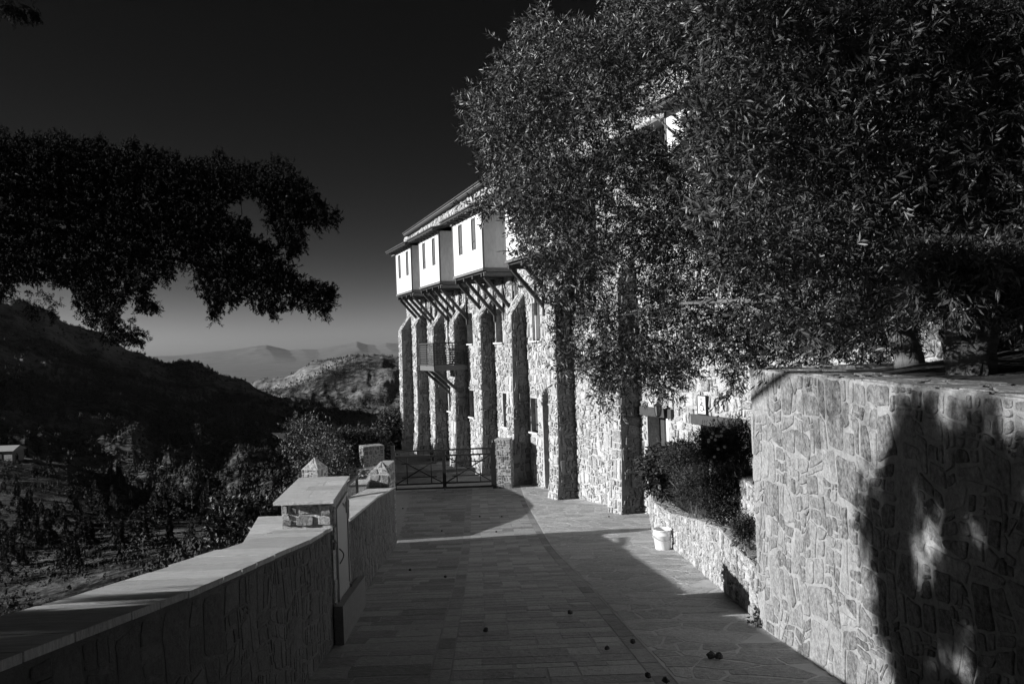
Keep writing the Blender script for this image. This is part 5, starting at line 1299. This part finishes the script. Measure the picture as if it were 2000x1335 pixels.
leaves('needles', np.array(cs), np.array(ds), .035, .0075, 'needle', cd, rng, per=30, twig=.10, spread=.9, curl=0)
q = MB()
Tt = Vector((-9.6, -.3, tz(-9.6, -.3)-1)); q.tube([Tt, (-9.6, -.25, -2), (-9.5, -.2, 3), (-9.6, -.1, 8)], [.45, .38, .3, .15], 12); q.obj('trunk', 'bark', cd, smooth=True)
q = MB(); hub = Vector((-9.5, -.2, 4.6))
for px, py, d_ in ((640, 425, 9.6), (640, 585, 9.6), (400, 340, 9.5), (300, 560, 9.4), (420, 590, 9.5), (150, 330, 9.3), (250, 480, 9.5), (560, 480, 9.7), (70, 600, 9.3), (100, 610, 9.3), (220, 640, 9.4), (20, 450, 9.2)):
    pass
for path_ in (((-260, 330), (-60, 340), (150, 345), (330, 350), (470, 352), (570, 375), (640, 425)), ((-260, 400), (0, 420), (220, 440), (400, 470), (500, 530), (570, 570), (640, 588)), ((-260, 480), (0, 490), (140, 520), (205, 570), (225, 640)), ((330, 400), (390, 480), (420, 590)), ((560, 380), (580, 430), (572, 480))):
    P = [at(a, b_, 9.5) for a, b_ in path_]
    if path_[0][0] < 0: P = [hub]+P
    q.tube(P, [.035*(1-.85*i/(len(P)-1))+(.04 if i == 0 and path_[0][0] < 0 else 0) for i in range(len(P))], 7)
# fine hanging twigs
for a, b_ in (((73, 520), (73, 570)), ((102, 515), (102, 560)), ((469, 380), (472, 420)), ((490, 480), (493, 545)), ((500, 395), (520, 410))): q.tube([at(a[0], a[1], 9.4), at(b_[0], b_[1], 9.4)], .006, 5)
q.obj('limb', 'bark', cd, smooth=True, center=False)
for px, py in ((68, 538), (95, 525), (573, 492), (565, 490), (640, 600), (58, 530)): MB().lathe(tuple(at(px, py, 9.3)), [(0, .03), (.018, .022), (.026, 0), (.018, -.022), (0, -.03)], 9).obj('cone', 'needle', cd, smooth=True)
# lower boughs of the same cedar outside the picture, between sun and wall
def bough(cx0, cy0, cz0, rx, ry, rz_, n_):
    o_ = rng.normal(size=(n_, 3)); o_ /= np.linalg.norm(o_, axis=1, keepdims=True); o_ *= rng.random((n_, 1))**.4
    return np.array([cx0, cy0, cz0])+o_*np.array([rx, ry, rz_])
EDG = [(-2.1, 4.95), (-1.8, 5.15), (-1.5, 5.35), (-1.2, 5.5), (-1.0, 5.15), (-.7, 4.9), (-.45, 4.55), (-.25, 4.3)]
cs = []; ds = []; BG = []
EXTRA = [(4.55, -1.0), (4.7, -1.3), (4.45, -1.55), (4.7, -.85), (4.3, -1.9), (4.9, -1.45), (4.6, -1.75), (4.1, -1.2)]
for k in range(243):
    z0 = rng.uniform(-2.05, -.35); y0 = rng.uniform(.6, float(np.interp(z0, [a for a, _ in EDG], [b for _, b in EDG]))-.05)
    if k >= 235: y0, z0 = EXTRA[k-235]
    if y0 < 4.1 and z0 > -.55 and rng.random() < .8: continue
    xx = rng.uniform(-7.0, -5.4); dx = 2.25-xx; c_ = np.array([xx, y0-.19*dx, z0+.307*dx]); r_ = rng.uniform(.08, .24)
    n_ = int(130*(r_/.2)**2); o_ = rng.normal(size=(n_, 3)); o_ /= np.linalg.norm(o_, axis=1, keepdims=True); o_ *= rng.random((n_, 1))**.5
    cs.append(c_+o_*np.array([r_, r_, r_*1.5])); d_ = rng.normal(size=(n_, 3))*.4; d_[:, 2] -= .8; ds.append(d_)
    if k % 8 == 0: BG.append(tuple(c_))
for (a, b_, c_, r_) in ((-6, 1.9, .2, .45), (-6.3, 1.2, .0, .5), (-5.8, .6, .2, .6), (-6.2, 2.2, .3, .25), (-6, .0, .9, .7)):
    n_ = 500; o_ = rng.normal(size=(n_, 3)); o_ /= np.linalg.norm(o_, axis=1, keepdims=True); o_ *= rng.random((n_, 1))**.5
    cs.append(np.array([a, b_, c_])+o_*r_); d_ = rng.normal(size=(n_, 3))*.4; d_[:, 2] -= .8; ds.append(d_); BG.append((a, b_, c_))
for k in range(70):   # upper crown of the cedar, outside the picture, added to shade the gnarled tree
    c_ = np.array([rng.uniform(-11, -7), rng.uniform(-1.5, 4.2), rng.uniform(3.4, 8.5)]); n_ = 90; cs.append(c_+rng.normal(size=(n_, 3))*np.array([.45, .45, .3])); d_ = rng.normal(size=(n_, 3))*.5; d_[:, 2] -= .4; ds.append(d_)
c2 = np.concatenate(cs); d2 = np.concatenate(ds)
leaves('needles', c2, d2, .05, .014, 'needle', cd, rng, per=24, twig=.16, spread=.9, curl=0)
q = MB()
for b_ in BG: E_ = Vector(b_[:3]); hb = Vector((-9.5, -.2, 1.0)); q.tube([hb, hb.lerp(E_, .5)+Vector((0, 0, .3)), E_], [.05, .03, .008], 6)
q.obj('limb', 'bark', cd, smooth=True, center=False)
